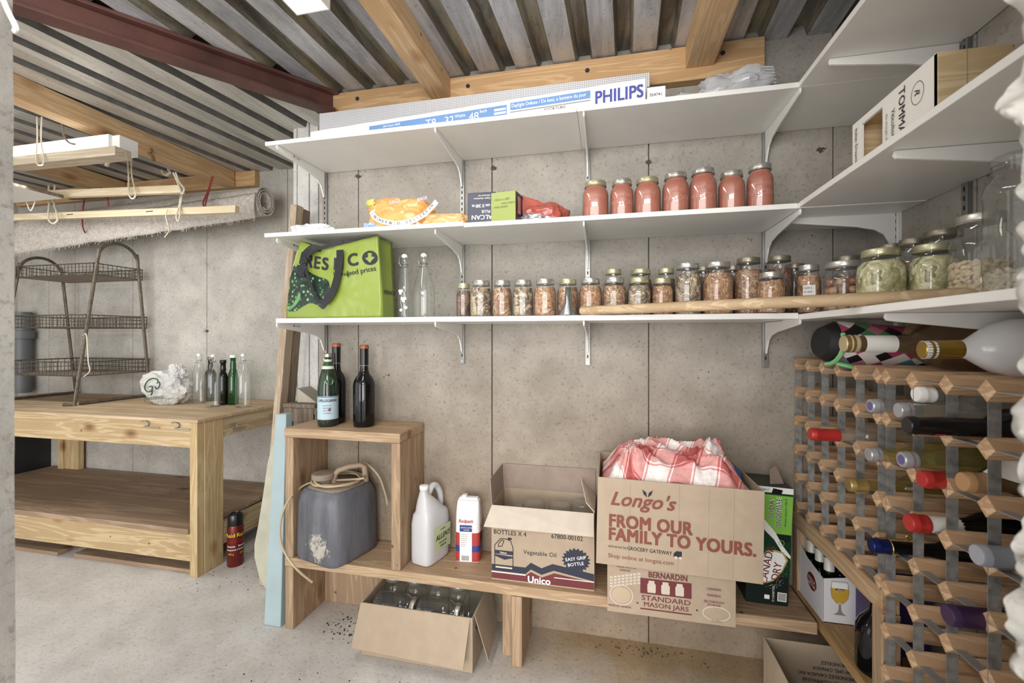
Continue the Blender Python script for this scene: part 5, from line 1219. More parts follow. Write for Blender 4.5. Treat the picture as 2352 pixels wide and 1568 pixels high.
L(v, ck.inputs[0]); L(ck.outputs[0], b.inputs['Base Color']); b.inputs['Roughness'].default_value = .3; bump(nt, b, ck.outputs[1], .5, .002)
dz = thing('light_diffuser', 'long perforated white light diffuser panel behind the tube light carton', 'diffuser', (0, 0, 0))
mb = MB(); mb.box(xa-.004, xb+.03, 1.672, 1.700, Z1+.0005, Z1+.200); mb.build('lens_panel', m_g, dz, bev=.002)
mb = MB(); mb.box(xa-.008, xa-.004, 1.672, 1.700, Z1+.0005, Z1+.200); mb.build('edge_frame', M_silv, dz)
mb = MB(); mb.box(.130, .190, yf+.03, yf+.11, Z1+.0005, Z1+.070); o = mb.build('small_carton', M_wht, bev=.002)
tag(o, 'small white carton end with a printed number beside the tube light carton', 'box'); letter('354741', .014, M_ink, T(.138, yf+.0296, Z1+.035) @ F0, o); 
patch(rect(.130, .190, .0, .003), M_ink, T(0, yf+.0298, Z1+.066) @ F0, o, 'edge_line')
M_bub = glass('bubble_plastic', (.88, .89, .9), (.6, .6, .62), .15, dens=.45, densc=(.86, .87, .89))
def lump(name, label, cat, c, sx, sy, sz, mat, jit=.35, fr_=4.0, seed=0, n=40, m=24, floor=None, cre=.15, pw=2.3):
    mb = MB()
    def fn(u, v):
        a = 2*pi*u; b_ = pi*v; sb, cb = sin(b_), -cos(b_)
        sg_ = lambda q, e: math.copysign(abs(q)**e, q)
        d = Vector((sg_(sb, 2/pw)*sg_(cos(a), 2/pw), sg_(sb, 2/pw)*sg_(sin(a), 2/pw), sg_(cb, 2/pw)))
        q = d*fr_*.5+Vector((seed*3.1, seed, seed*1.7)); k = 1+jit*mn.noise(q)-cre*abs(mn.noise(q*2.3))*1.4+cre*.5*abs(mn.noise(q*5.1))
        p = Vector((c[0]+sx*d.x*k, c[1]+sy*d.y*k, c[2]+sz*d.z*k))
        if floor is not None: p.z = max(p.z, floor+.0008)
        return tuple(p)
    mb.grid(fn, n, m, closed_u=True); o = mb.build(name, mat, smooth=True)
    return tag(o, label, cat) if label else o
p = at_y(1690, 180, 1.60)
bw_ = lump('bubble_wrap', 'bundle of bubble wrap on the top shelf near the corner', 'bubble wrap', (p.x, 1.61, Z1+.052), .125, .07, .065, M_bub, .35, 5, 2, floor=Z1, n=56, m=30)
mb = MB(); 
for i in range(22):
    for j in range(9):
        a = R_(20)+R_(130)*i/21; y = 1.545; x = p.x+.03+.06*(i/21); z = Z1+.015+.105*j/8
        mb.ball((p.x-.005+.115*i/21, 1.548+.03*abs(i/21-.5)+.03*(j/8)**2, z*(1)), .0042, 6, 4)
mb.build('air_bubbles', M_bub, bw_, smooth=True, kind='stuff')
p = at_y(1585, 210, 1.60); lump('foam_sheet', 'low roll of white foam sheet between the small carton and the bubble wrap', 'foam', (p.x, 1.61, Z1+.022), .085, .06, .040, M_bub, .2, 4, 5, floor=Z1)
# ------------------------------------------------------------------ things on the middle shelf
M_plw = pm('white_plastic_bag', '#e4e6ea', .35, var=.05)
p = at_y(716, 512, 1.56); lump('plastic_bag', 'crumpled white plastic bag at the end of the middle shelf', 'bag', (p.x, 1.565, Z2+.018), .085, .06, .034, M_plw, .35, 3, 3, floor=Z2+.003, n=110, m=60, cre=.18)
p = at_y(815, 517, 1.56); lump('green_netting', 'strip of green plastic netting beside the orange bag', 'netting', (p.x, 1.58, Z2+.013), .055, .03, .014, pm('green_net', '#3f9b5f', .6, var=.5, sc=160), .5, 7, 8, floor=Z2+.003)
def obag():
    m, nt, b = new_mat('orange_bag_print'); L = nt.links.new; v = coords(nt)
    n = noise(nt, v, 22, 3); c = ramp(nt, n, [(.35, hx('cc9250')), (.6, hx('dba968'))])
    n2 = noise(nt, v, 34, 5, .7); k = ramp(nt, n2, [(.62, (0, 0, 0)), (.65, (1, 1, 1))]); c = mixc(nt, k, c, hx('ece4dc'))
    L(c, b.inputs['Base Color']); b.inputs['Roughness'].default_value = .28; bump(nt, b, noise(nt, v, 30, 4), .6, .006); return m
p0 = at_y(845, 480, 1.545); p1 = at_y(1015, 500, 1.545)
ob = lump('garbage_bag_pack', 'crumpled orange plastic pack of bags on the middle shelf', 'bag', ((p0.x+p1.x)/2-.018, 1.575, Z2+.050), .135, .060, .078, obag(), .25, 2.0, 11, floor=Z2+.003, n=110, m=60, cre=.10)
ob2 = lump('pack_tail', None, None, (p1.x-.01, 1.575, Z2+.024), .115, .05, .040, pm('pale_orange_plastic', '#d9b07a', .3, var=.12, sc=15), .2, 3, 14, floor=Z2+.003, n=80, m=44, cre=.1); ob2.parent = ob
yb_ = 1.503
band = smoothpath([A0 for A0 in (at_y(852, 486, yb_), at_y(868, 504, yb_), at_y(905, 513, yb_), at_y(945, 508, yb_), at_y(980, 488, yb_), at_y(1003, 462, yb_))], 10)
mb = MB(); v = []
for i, q in enumerate(band):
    d = (band[min(i+1, len(band)-1)]-band[max(i-1, 0)]).normalized(); up = Vector((-d.z, 0, d.x))
    v += [tuple(q-up*.009+Vector((0, .002*sin(i*.7), 0))), tuple(q+up*.010+Vector((0, .002*sin(i*.7), 0)))]
mb.add(v, [(2*i, 2*i+2, 2*i+3, 2*i+1) for i in range(len(band)-1)]); mb.build('white_band', M_wht, ob, smooth=True)
tx = 'ENCOMBRABLES UTILISATION'; L_ = [0]
for i in range(1, len(band)): L_.append(L_[-1]+(band[i]-band[i-1]).length)
for k, chh in enumerate(tx):
    if chh == ' ': continue
    s_ = .006+(L_[-1]-.016)*k/(len(tx)-.3); i = max(j for j in range(len(L_)) if L_[j] <= s_); d = (band[min(i+1, len(band)-1)]-band[max(i-1, 0)]).normalized(); q = band[i]
    letter(chh, .016, pm('green_ink', '#2f5436') if k < 12 else M_ink, T(q.x, yb_-.003, q.z-.005) @ F0 @ RZ(math.atan2(d.z, d.x)), ob, off=.0006, sx=.75)
mb = MB(); c_ = at_y(850, 466, 1.53); mb.ball((c_.x, 1.535, c_.z), .016, 12, 8, jit=.6, sc=(1.2, .6, 1)); mb.build('yellow_corner', pm('yellow_film', '#c9bf5e', .3, var=.1), ob, smooth=True)
for px, py, sz in ((895, 470, .020), (960, 462, .016)):
    c_ = at_y(px, py, 1.51); letter('SACS' if px < 900 else 'BAGS', sz, pm('lilac_print', '#c9b7d6', .4), T(c_.x, 1.508, c_.z) @ F0 @ RZ(.15), ob, off=.0008)
p = at_y(858, 515, 1.53); lump('plastic_wrapper', 'small blue and black plastic wrapper under the orange pack', 'wrapper', (p.x, 1.53, Z2+.016), .035, .02, .018, pm('pale_blue_plastic', '#9fb3dc', .3, var=.3, sc=60), .5, 6, 21, floor=Z2+.003)
# foil and parchment boxes
al = thing('foil_box', 'navy foil box standing upside down on the middle shelf', 'box', (at_y(1074, 500, 1.535).x, 1.535, Z2+.001), R_(3))
W = .106; mb = MB(); mb.box(0, W, 0, .09, 0, .122); mb.build('box_body', pm('navy_card', '#23293f', .35, var=.1), al, bev=.002)
UPM = T(W, 0, .122) @ F0 @ RZ(pi)
letter('ALCAN', .024, M_wht, T(0, -.0001, 0) @ UPM @ T(.012, .0835, 0), al, off=.0007); letter('PLUS', .015, M_wht, UPM @ T(.020, .066, 0), al, off=.0005)
letter('30 cm X 200 m', .017, M_wht, UPM @ T(.004, .044, 0), al, off=.0005, sx=.8); letter('Papier aluminium', .009, M_wht, UPM @ T(.02, .020, 0), al); letter('Aluminum foil', .008, M_wht, UPM @ T(.02, .010, 0), al)
pa = thing('parchment_box', 'lime green box set at an angle on the middle shelf', 'box', (at_y(1128, 500, 1.500).x, 1.500, Z2-.0005), R_(-9))
m_li = pm('lime_card', '#8f9b4e', .4, var=.03); mb = MB(); mb.box(0, .093, 0, .26, 0, .105); mb.build('box_body', m_li, pa, bev=.0015)
patch(rect(.003, .255, .003, .102), pm('dark_brown_card', '#3a2224', .4, var=.2, sc=40), T(.0932, 0, 0) @ RIGHTF, pa, 'side_print')
for k in range(4): patch(rect(.02+.045*k, .05+.045*k, .03, .09), M_silver, T(.0937, 0, 0) @ RIGHTF @ T(0, 0, 0), pa, 'side_picture')
m_dl = pm('olive_ink', '#566018', .5, var=0)
letter('3.8 m x 200', .012, m_dl, T(.012, 0, .074) @ F0, pa); letter('PARCHMENT', .0095, m_dl, T(.04, 0, .060) @ F0, pa); letter('PARCHEMIN', .0095, m_dl, T(.012, 0, .048) @ F0, pa)
p = at_y(1248, 470, 1.56)
rbg = lump('snack_bag', 'glossy red plastic bag slumped between the lime box and the tomato jars', 'bag', (p.x, 1.58, Z2+.036), .085, .05, .046, pm('red_plastic', '#a8564a', .2, var=.15, sc=30), .30, 2.2, 31, floor=Z2-.002, n=110, m=60, cre=.12)
mb = MB(); mb.add([(p.x-.085, 1.56, Z2+.11), (p.x-.02, 1.555, Z2+.085), (p.x+.05, 1.555, Z2+.045), (p.x-.07, 1.55, Z2+.03)], [(0, 1, 2, 3)]); mb.build('bag_top', pm('red_plastic', '#b5402f'), rbg, solid=.002)
o = lump('bag_front', None, None, (p.x-.025, 1.545, Z2+.018), .055, .02, .018, pm('grey_silver_print', '#a9a6a8', .2, .3, var=.6, sc=90), .4, 5, 33, floor=Z2-.002); o.parent = rbg
# green shopping bag
gbg = thing('shopping_bag', 'lime green reusable shopping bag with broccoli print on the lower shelf', 'bag', (-1.262, 1.500, Z3+.0005))
M_gb = pm('lime_bag', '#889a40', .3, var=.06, sc=6); W, H = .505, .312
ol = [(0, 0), (.012, .15), (.034, .25), (.065, .312), (.13, .285), (.20, .272), (.28, .290), (.405, .312), (.445, .245), (.465, .18), (.49, .10), (.500, 0)]
def topz(x):
    for (a, b), (c, d) in zip(ol[3:8], ol[4:9]):
        if a <= x <= c: return b+(d-b)*(x-a)/(c-a)
    return .25
def gf(sgn, y0):
    def f(u, v):
        xl = .012*v/.5 if v < .5 else .012+(v-.5)*.106; xr = .418-.012*v
        x = xl+(xr-xl)*u; z = v*topz(min(max(x, .066), .404)) if v > 0 else 0
        z = v*topz(.066+(.404-.066)*u)
        cr = .010*mn.noise(Vector((u*3.1, v*2.7, 3+y0*20)))+.006*abs(mn.noise(Vector((u*7+v*3, v*5-u*2, 1+y0*9))))
        return (x, y0-sgn*(.020*sin(pi*u)*(1-v*.5))+cr*sgn*-1, z)
    return f
mb = MB(); mb.grid(gf(1, .02), 48, 30); mb.build('front_panel', M_gb, gbg, smooth=True, solid=.0015)
mb = MB(); mb.grid(gf(-1, .125), 30, 20); mb.build('back_panel', M_gb, gbg, smooth=True, solid=.0015)
for s, a in ((0, .0), (1, .0)):
    f1, f2 = gf(1, .02), gf(-1, .125); mb = MB()
    def sd(u, v, s=s):
        a = Vector(f1(s, v)); b = Vector(f2(s, v)); q = a.lerp(b, u); q.x += (-.012*v if s else .004)*sin(pi*u); return tuple(q)
    mb.grid(sd, 8, 20); mb.build('side_gusset', M_gb, gbg, smooth=True, solid=.0012)
fF = gf(1, .02)
def wrap(me, e=.0032):      # lay a flat print (x,z) on the curved front of the bag
    for v in me.vertices:
        X, Z = v.co.x, v.co.z; vv = min(max(Z/.29, 0), 1)
        for _ in range(3):
            xl = .012*vv/.5 if vv < .5 else .012+(vv-.5)*.106; xr = .418-.012*vv; u = min(max((X-xl)/(xr-xl), 0), 1); vv = min(max(Z/topz(.066+.338*u), 0), 1)
        v.co.y = fF(u, vv)[1]-e
def wl(s, sz, mat, x, z, rot=0, off=0, sx=1):
    o = letter(s, sz, mat, T(x, 0, z) @ F0 @ RZ(rot), gbg, off=off, sx=sx); wrap(o.data); return o
for ch, x, z, r in (('F', .060, .222, -.3), ('R', .088, .210, -.25), ('E', .128, .200, -.18), ('S', .168, .192, -.12), ('H', .222, .188, 0), ('C', .285, .200, .1)): wl(ch, .066, M_ink, x, z, r, .0042, .95)
def wpatch(pts, mat, nm, e=.0016, c=.0028):
    xs = [p[0] for p in pts]; zs_ = [p[1] for p in pts]; n = len(pts)
    def inside(x, z):
        r = False
        for i in range(n):
            (x1, z1), (x2, z2) = pts[i], pts[i-1]
            if (z1 > z) != (z2 > z) and x < (x2-x1)*(z-z1)/(z2-z1)+x1: r = not r
        return r
    nx = int((max(xs)-min(xs))/c)+1; nz = int((max(zs_)-min(zs_))/c)+1; idx = {}; v = []; f = []
    def vi(i, j):
        if (i, j) not in idx: idx[(i, j)] = len(v); v.append((min(xs)+i*c, 0, min(zs_)+j*c))
        return idx[(i, j)]
    for i in range(nx):
        for j in range(nz):
            if inside(min(xs)+(i+.5)*c, min(zs_)+(j+.5)*c): f.append((vi(i, j), vi(i+1, j), vi(i+1, j+1), vi(i, j+1)))
    me = bpy.data.meshes.new(nm); me.from_pydata(v, [], f); me.materials.append(mat); wrap(me, e+.0012); return obj(nm, me, gbg)
wpatch(ell(.374, .230, .031, .027), M_ink, 'round_badge', .0016, .0011)
wpatch([(.366, .248), (.383, .247), (.381, .234), (.394, .232), (.374, .211), (.354, .229), (.367, .232)], M_gb, 'arrow', .0024, .0009)
wl('lowering', .020, M_ink, .222, .168, -.1, .0003); wl('food prices', .028, M_ink, .282, .162, .17, .0008, .92)
o = letter('FRESHCO', .020, M_ink, T(.420, .035, .095) @ RIGHTF, gbg, off=.001)
m_br, nt, b = new_mat('broccoli_print'); L = nt.links.new; v = coords(nt); vo = N(nt, 'ShaderNodeTexVoronoi'); vo.inputs['Scale'].default_value = 62; L(v, vo.inputs['Vector'])
n = noise(nt, v, 260, 6, .9); a = N(nt, 'ShaderNodeMath', operation='MULTIPLY_ADD', i_1=1.1); L(n, a.inputs[0]); L(vo.outputs['Distance'], a.inputs[2])
c = ramp(nt, a.outputs[0], [(.66, hx('a9cc98')), (.80, hx('5c8a58')), (.92, hx('2c5236')), (1.0, hx('16291e'))]); L(c, b.inputs['Base Color']); b.inputs['Roughness'].default_value = .35
bl = [(.012, .03), (.014, .12), (.028, .19), (.045, .215), (.08, .205), (.11, .185), (.15, .165), (.195, .150), (.21, .12), (.215, .085), (.20, .055), (.18, .035), (.155, .05), (.12, .06), (.08, .045), (.05, .03)]
def blob(pts, k=5): return [(q.x, q.y) for q in [Vector(p) for p in smoothpath([(a, b_, 0) for a, b_ in pts+[pts[0]]], k)][:-1]]
wpatch(blob(bl), m_br, 'broccoli_print', .0013, .0017)
wpatch(blob([(.015, .03), (.05, .05), (.075, .08), (.07, .105), (.06, .09), (.04, .06), (.018, .045)]), pm('leaf_print', '#5f9455', .4, var=.3, sc=40), 'leaf_print', .002)
m_st = pm('black_webbing', '#15151b', .5, var=.1)
def strap(pts, wd=.013, th=.002, nm='handle'):
    q = smoothpath(pts, 6); mb = MB(); v = []
    for i, p in enumerate(q):
        d = (q[min(i+1, len(q)-1)]-q[max(i-1, 0)]).normalized(); s_ = d.cross(Vector((0, -1, 0)));
        s_ = s_.normalized()*wd if s_.length > .1 else Vector((wd, 0, 0)); v += [tuple(p-s_), tuple(p+s_)]
    mb.add(v, [(2*i, 2*i+1, 2*i+3, 2*i+2) for i in range(len(q)-1)]); return mb.build(nm, m_st, gbg, solid=th)
strap([(.256, -.004, .262), (.256, -.008, .20), (.240, -.014, .12), (.215, -.016, .075), (.19, -.018, .058)], .0145)
strap([(.19, -.018, .058), (.165, -.018, .07), (.140, -.015, .12), (.115, -.012, .18), (.108, -.014, .215), (.14, -.012, .258), (.20, -.006, .278), (.26, .01, .296)], .006)
strap([(.105, -.012, .21), (.085, -.014, .175), (.078, -.010, .165)], .016)
strap([(.112, -.016, .215), (.105, -.014, .245), (.135, -.006, .275), (.17, 0, .27)], .012)
strap([(.245, .01, .297), (.30, .03, .300), (.36, .05, .302)], .004)
# ------------------------------------------------------------------ wine crate on the right wall shelf
wc = thing('wine_crate', 'white fronted wooden wine crate with a cut out window on the right wall shelf', 'crate', (.602, 1.252, Z2+.0005))
Lc, Hc, Dc = .288, .122, .115; M_cr = wood('crate_pine', hx('dcc7a2'), hx('c4a97e'), 0, knots=False); M_crw = pm('crate_white', '#e9e7e0', .6, var=.03)
LC = Matrix(((0, 0, -1, 0), (-1, 0, 0, 0), (0, 1, 0, 0), (0, 0, 0, 1)))
def lbox(a0, a1, z0, z1): return (0, .006, -a1, -a0, z0, z1)
for b in (lbox(0, .038, 0, Hc), lbox(.122, Lc, 0, Hc), lbox(.038, .122, 0, .010), lbox(.038, .122, Hc-.016, Hc)): mb = MB(); mb.box(*b); mb.build('front_panel', M_crw, wc)
for nm, b in (('end_panel', (.0, Dc, -Lc-.001, -Lc+.009, 0, Hc)), ('end_panel', (.007, Dc, -.009, 0, 0, Hc)), ('divider', (.007, Dc, -.125, -.118, .006, Hc-.006)), ('bottom_board', (.007, Dc, -Lc+.009, -.009, 0, .006)), ('lid_board', (.007, Dc, -Lc+.009, -.009, Hc-.006, Hc)), ('back_board', (Dc-.006, Dc, -Lc+.009, -.009, .006, Hc-.006))):
    mb = MB(); mb.box(*b); mb.build(nm, M_cr, wc, bev=.0008)
mb = MB(); mb.box(.045, .046, -Lc-.0016, -Lc, .0, Hc); mb.build('board_joint', M_cardd, wc)
dn = T(-.0005, 0, 0) @ LC @ RZ(-pi/2)
letter('TOMMASI', .028, M_ink, T(-.0005, 0, 0) @ LC @ T(.180, Hc-.010, 0) @ RZ(-pi/2), wc, off=.0004, sx=.95)
letter('Viticoltori', .018, M_ink, T(-.0005, 0, 0) @ LC @ T(.155, Hc-.040, 0) @ RZ(-pi/2), wc, off=.0001, sx=.85)
letter('the strength of', .012, pm('grey_print', '#8f8a84'), T(-.0005, 0, 0) @ LC @ T(.135, Hc-.040, 0) @ RZ(-pi/2), wc, sx=.8)
letter('Italian Dreams', .016, M_ink, T(-.0005, 0, 0) @ LC @ T(.014, Hc-.016, 0) @ RZ(-pi/2), wc, sx=.9)
outline(ell(.235, .075, .018, .022, 20), .0012, M_ink, LC, wc, 'crest_print'); letter('R', .022, M_ink, T(-.0005, 0, 0) @ LC @ T(.228, .085, 0) @ RZ(-pi/2), wc, shear=.4)
for s in range(3): mb = MB(); 
# ------------------------------------------------------------------ left bay: hanging boards, rug, light, cords
M_cream = wood('cream_moulding', hx('e6d9bd'), hx('d3c29f'), 0, knots=False, dark=.25)
M_ropew = pm('pale_twine', '#d3cab6', .9, var=.15, sc=200); M_roper = pm('red_cord', '#8a2f2a', .8, var=.5, sc=260); M_ropeb = pm('brown_twine', '#8d7350', .9, var=.3, sc=200)
def bar(name, label, a, b, w_, h_, mat, cat='board'):
    mb = MB(); mb.beam(a, b, w_, h_); return tag(mb.build(name, mat, bev=.003), label, cat)
fx = thing('shop_light', 'hanging fluorescent shop light in the left bay', 'lamp', (0, 0, 0))
xr, xl = -2.30, -3.55
mb = MB(); mb.add([(xl, 1.60, 2.095), (xr, 1.60, 2.095), (xr, 1.60, 2.160), (xl, 1.60, 2.160), (xl, 1.70, 2.095), (xr, 1.70, 2.095), (xr, 1.70, 2.170), (xl, 1.70, 2.170)], [(4, 5, 6, 7), (0, 1, 5, 4), (3, 2, 6, 7), (0, 3, 7, 4), (1, 2, 6, 5)]); mb.build('housing', M_brk, fx, solid=.002)
mb = MB(); mb.box(xl+.02, xr-.02, 1.594, 1.599, 2.100, 2.152); mb.build('glowing_lens', emit('lit_lens', (1, .99, .97), 2.2), fx)
mb = MB(); mb.box(xr-.001, xr+.045, 1.615, 1.70, 2.085, 2.16); mb.build('end_cap', M_brk, fx, bev=.002)
fy = thing('shop_light', 'white end of a hanging shop light seen against the metal deck', 'lamp', (0, 0, 0))
mb = MB()
for b_ in ((-.895, -.785, -.05, 1.12, 2.205, 2.215), (-.895, -.891, -.05, 1.12, 2.150, 2.205), (-.789, -.785, -.05, 1.12, 2.150, 2.205), (-.891, -.789, 1.116, 1.12, 2.150, 2.205)): mb.box(*b_)
mb.build('housing', M_brk, fy)
mb = MB()
for x in (-.865, -.815): mb.lathe([(.012, 0), (.012, 1.12)], 12, T(x, 1.10, 2.172) @ RX(pi/2))
mb.build('tube', emit('lit_tube', (1, .99, .97), 4.0), fy, smooth=True)
b1 = bar('cream_board', 'pale board with a darker sawn end tied below the shop light', at_y(30, 378, 1.56), at_y(283, 352, 1.56), .07, .042, M_cream)
b1.data.materials[0] = wood('grey_cream', hx('c9bda8'), hx('ab9d86'), 0, knots=False)
a = at_y(30, 448, 1.92); b = at_y(419, 435, 1.92); bar('cream_moulding', 'cream moulding hung on twine above the rug, upper one', (a.x, 1.92, a.z-.006), (b.x, 1.92, b.z), .03, .042, M_cream, 'moulding')
a = at_y(30, 500, 2.02); b = at_y(545, 481, 2.02); m2_ = bar('cream_moulding', 'long cream moulding hung in front of the rug, lower one', (a.x, 2.02, a.z), (b.x, 2.02, b.z), .03, .040, M_cream, 'moulding')
for px in (160, 343):
    q = at_y(px, 497-(px-30)*.037, 2.004); mb = MB(); mb.box(q.x-.025, q.x+.025, 2.0035, 2.006, q.z-.002, q.z+.002); mb.build('nail_slot', M_dark, m2_)
mb = MB(); mb.box(-4.3, -3.0, 1.60, 1.86, 1.985, 2.003); o = mb.build('hanging_board', M_white, bev=.002); tag(o, 'white panel with a dirty edge hung beside the left jamb', 'panel')
mb = MB(); mb.box(-3.0, -2.998, 1.60, 1.86, 1.985, 2.004); mb.build('panel_edge', M_old, o)
bar('brown_lath', 'thin brown lath behind the upper cream moulding', at_y(160, 456, 2.1), at_y(310, 452, 2.1), .03, .012, M_old)
def rope(name, label, pts, mat=M_ropew, r=.0042, grp=None):
    mb = MB(); q = smoothpath([Vector(p) for p in pts], 5); mb.tube(q, r, 6)
    o = mb.build(name, mat, smooth=True); return tag(o, label, 'rope', grp)
A = at_y
def loop(name, label, x0t, yt, x0b, yb, dx, Y, mat=M_ropew, r=.0042):
    return rope(name, label, [A(x0t, yt, Y), A(x0t+(x0b-x0t)*.5+1, (yt+yb)/2, Y), A(x0b-1, yb-4, Y-.02), A(x0b+dx*.5, yb+8, Y-.03), A(x0b+dx+1, yb-4, Y-.02), A((x0t+x0b)/2+dx*.6, (yt+yb)/2, Y), A(x0t+dx*.7, yt, Y)], mat, r)
loop('twine_loop', 'pale twine crossing above the glowing end of the shop light', 85, 268, 84, 372, 16, 1.53, M_ropew, .003)
rope('twine_tail', 'dark grey cord end hanging from the joist above the shop light', [A(128, 262, 1.55), A(142, 285, 1.55), A(146, 310, 1.55), A(158, 327, 1.55), A(172, 331, 1.55)], pm('grey_cord', '#6f675c', .8))
loop('twine_loop', 'frayed pale twine loop in the middle of the upper moulding', 292, 358, 297, 448, 14, 1.90)
rope('twine_stub', 'frayed white rope stub hanging below the shop light end', [A(256, 358, 1.70), A(248, 372, 1.70), A(244, 382, 1.70)], M_ropew, .009)
loop('twine_loop', 'twine loop holding the end of the upper moulding to the joist', 398, 396, 414, 437, 8, 1.90)
loop('twine_loop', 'twine loop between the two mouldings below the upper moulding end', 416, 440, 406, 500, 6, 2.0)
loop('twine_loop', 'white rope loop around the lower moulding near the left jamb', 112, 425, 112, 505, 20, 1.99, M_ropew, .005)
rope('twine_hook', 'white V shaped cord under the white panel', [A(60, 460, 1.9), A(70, 484, 1.9), A(81, 462, 1.9)], M_wht, .003)
loop('red_cord_loop', 'red cord tied around the rug near its spiral end', 487, 405, 468, 468, 4, 2.12, M_roper, .004)
rope('red_rope', 'red cord tied around the rug near the wire rack', [A(194, 456, 2.1), A(190, 485, 2.1), A(190, 520, 2.13), A(198, 540, 2.2)], M_roper, .004)
rope('red_rope', 'short red cord hanging below the upper moulding', [A(247, 452, 2.0), A(249, 474, 2.0)], M_roper, .004)
rope('twine_knot', 'knotted brown twine wound on the joist right of the shop light', [A(340, 338, 1.9), A(347, 345, 1.88), A(342, 352, 1.88), A(350, 358, 1.88), A(353, 368, 1.9)], M_ropeb, .009)
rope('twine_knot', 'small white twine knot on the joist above the upper moulding end', [A(372, 392, 2.1), A(380, 402, 2.08), A(391, 396, 2.08), A(386, 389, 2.1)], M_ropew, .007)
rope('twine_tail', 'brown twine knot around the joist near the left jamb', [A(90, 232, 1.75), A(104, 250, 1.73), A(118, 258, 1.73), A(134, 262, 1.75), A(148, 270, 1.75)], M_ropeb, .009)
rope('cable_coil', 'coil of white electric cable on the joist', [A(30, 226, 1.7), A(70, 254, 1.7), (-2.495-.012, 1.75, 2.25)]+[(-2.51, 1.80+.07*cos(k*.6)+.004*k, 2.245+.028*sin(k*.6)) for k in range(14)], pm('cable', '#c9c3b6', .5), .0045)
rope('twine_loop', 'loose twine strands on the lower moulding in front of the rug', [A(385, 480, 1.99), A(381, 498, 1.98), A(386, 516, 1.98), A(388, 530, 2.0), A(378, 545, 2.0)], M_ropew, .003)
rope('cable', 'white cord hanging at the top of the left jamb', [A(8, 2, .44), A(20, 30, .44), A(33, 55, .435), A(36, 68, .43), A(33, 72, .43)], M_wht, .003)
# rug
rg = thing('rolled_rug', 'rolled grey woven rug hanging on cords along the bay wall', 'rug', (0, 0, 0))
m_rg, nt, b = new_mat('grey_rug'); L = nt.links.new; v = coords(nt, (1, 1, 1)); ws = N(nt, 'ShaderNodeTexVoronoi'); ws.inputs['Scale'].default_value = 130; L(v, ws.inputs['Vector'])
n = noise(nt, v, 60, 5, .7); c = ramp(nt, n, [(.3, hx('b5aea6')), (.65, hx('e2dcd4'))]); c = mixc(nt, .6, c, ramp(nt, ws.outputs['Distance'], [(.0, (1, 1, 1)), (.6, (.62, .6, .58))]), 'MULTIPLY')
L(c, b.inputs['Base Color']); b.inputs['Roughness'].default_value = .95; bump(nt, b, ws.outputs['Distance'], .5, .004)
ca = Vector((-2.03, 2.27, 2.025)); cb_ = Vector((-3.98, 2.27, 1.93))
def roll(u, v):
    th = 2*pi*(3.05*u)-2.2; r = .040+.044*u; c = ca.lerp(cb_, v); s_ = 1+.30*v
    return (c.x+.004*mn.noise(Vector((u*20, v*3, 0))), c.y+r*cos(th)*s_*.9, c.z+r*sin(th)*s_*1.1+.004*mn.noise(Vector((u*9, v*14, 2))))
mb = MB(); mb.grid(roll, 110, 30); mb.build('rug_roll', m_rg, rg, smooth=True, solid=.007)
def flapf(u, v):
    c = ca.lerp(cb_, v); return (c.x, c.y-.080-.012*sin(u*3)+.004*mn.noise(Vector((v*12, u*3, 0))), c.z+.03-.165*u*(.9+.25*v)+.008*mn.noise(Vector((v*16, 3, u))))
mb = MB(); mb.grid(flapf, 8, 60); mb.build('rug_edge', m_rg, rg, smooth=True, solid=.006)
mb = MB()
for k in range(150):
    v_ = random.random(); q = Vector(flapf(1, v_)); mb.tube([q, q+Vector((random.uniform(-.01, .01), -.003, -random.uniform(.006, .022)))], .0012, 4)
mb.build('fringe', m_rg, rg, kind='stuff')
# wire stand
M_wire = pm('rusty_wire', '#6d6459', .45, .7, var=.3, sc=40)
ws_ = thing('wire_rack', 'three tier wire basket stand with arched tube sides on the workbench', 'rack', (0, 0, TB))
def sidef(x, y0, y1, yt0, yt1, zt):
    arch = [(x, (yt0+yt1)/2-(yt1-yt0)/2*cos(pi*k/8), zt-.12+.12*sin(pi*k/8)) for k in range(9)]
    mb = MB(); mb.tube(smoothpath([(x-.05, y0-.02, .010), (x, y0, .012), (x, y0+.01, .06)]+arch+[(x, y1-.01, .06), (x, y1, .02), (x, y1-.02, .010), (x, (y0+y1)/2, .010), (x, y0+.03, .010)], 4), .0095, 8); mb.build('side_frame', M_wire, ws_, smooth=True)
sidef(-3.12, 1.985, 2.435, 2.11, 2.35, 1.02); sidef(-3.80, 1.985, 2.435, 2.11, 2.35, .955)
for z, y0, y1, hh_ in ((.805, 2.095, 2.385, .070), (.475, 2.055, 2.415, .075), (.175, 2.02, 2.43, .085)):
    bk_ = MB(); x0, x1 = -3.79, -3.13
    for zz in (z, z+hh_): bk_.tube([(x0, y0, zz), (x1, y0, zz), (x1, y1, zz), (x0, y1, zz)], .004, 6, True)
    o = bk_.build('basket_rim', M_wire, ws_)
    mm = MB()
    for zz in (z+hh_*.36, z+hh_*.7): mm.tube([(x0, y0, zz), (x1, y0, zz), (x1, y1, zz), (x0, y1, zz)], .0018, 4, True)
    nx = 22; ny = 11
    for k in range(nx+1):
        x = x0+(x1-x0)*k/nx
        for y in (y0, y1): mm.tube([(x, y, z), (x, y, z+hh_)], .0018, 4)
    for k in range(ny+1):
        y = y0+(y1-y0)*k/ny
        for x in (x0, x1): mm.tube([(x, y, z), (x, y, z+hh_)], .0018, 4)
    mm.build('wire_mesh', M_wire, ws_, kind='stuff')
    mm = MB(); mm.box(x0, x1, y0, y1, z-.002, z+.002); mm.build('basket_floor', pm('hardboard', '#8d8172', .7, var=.1), ws_)
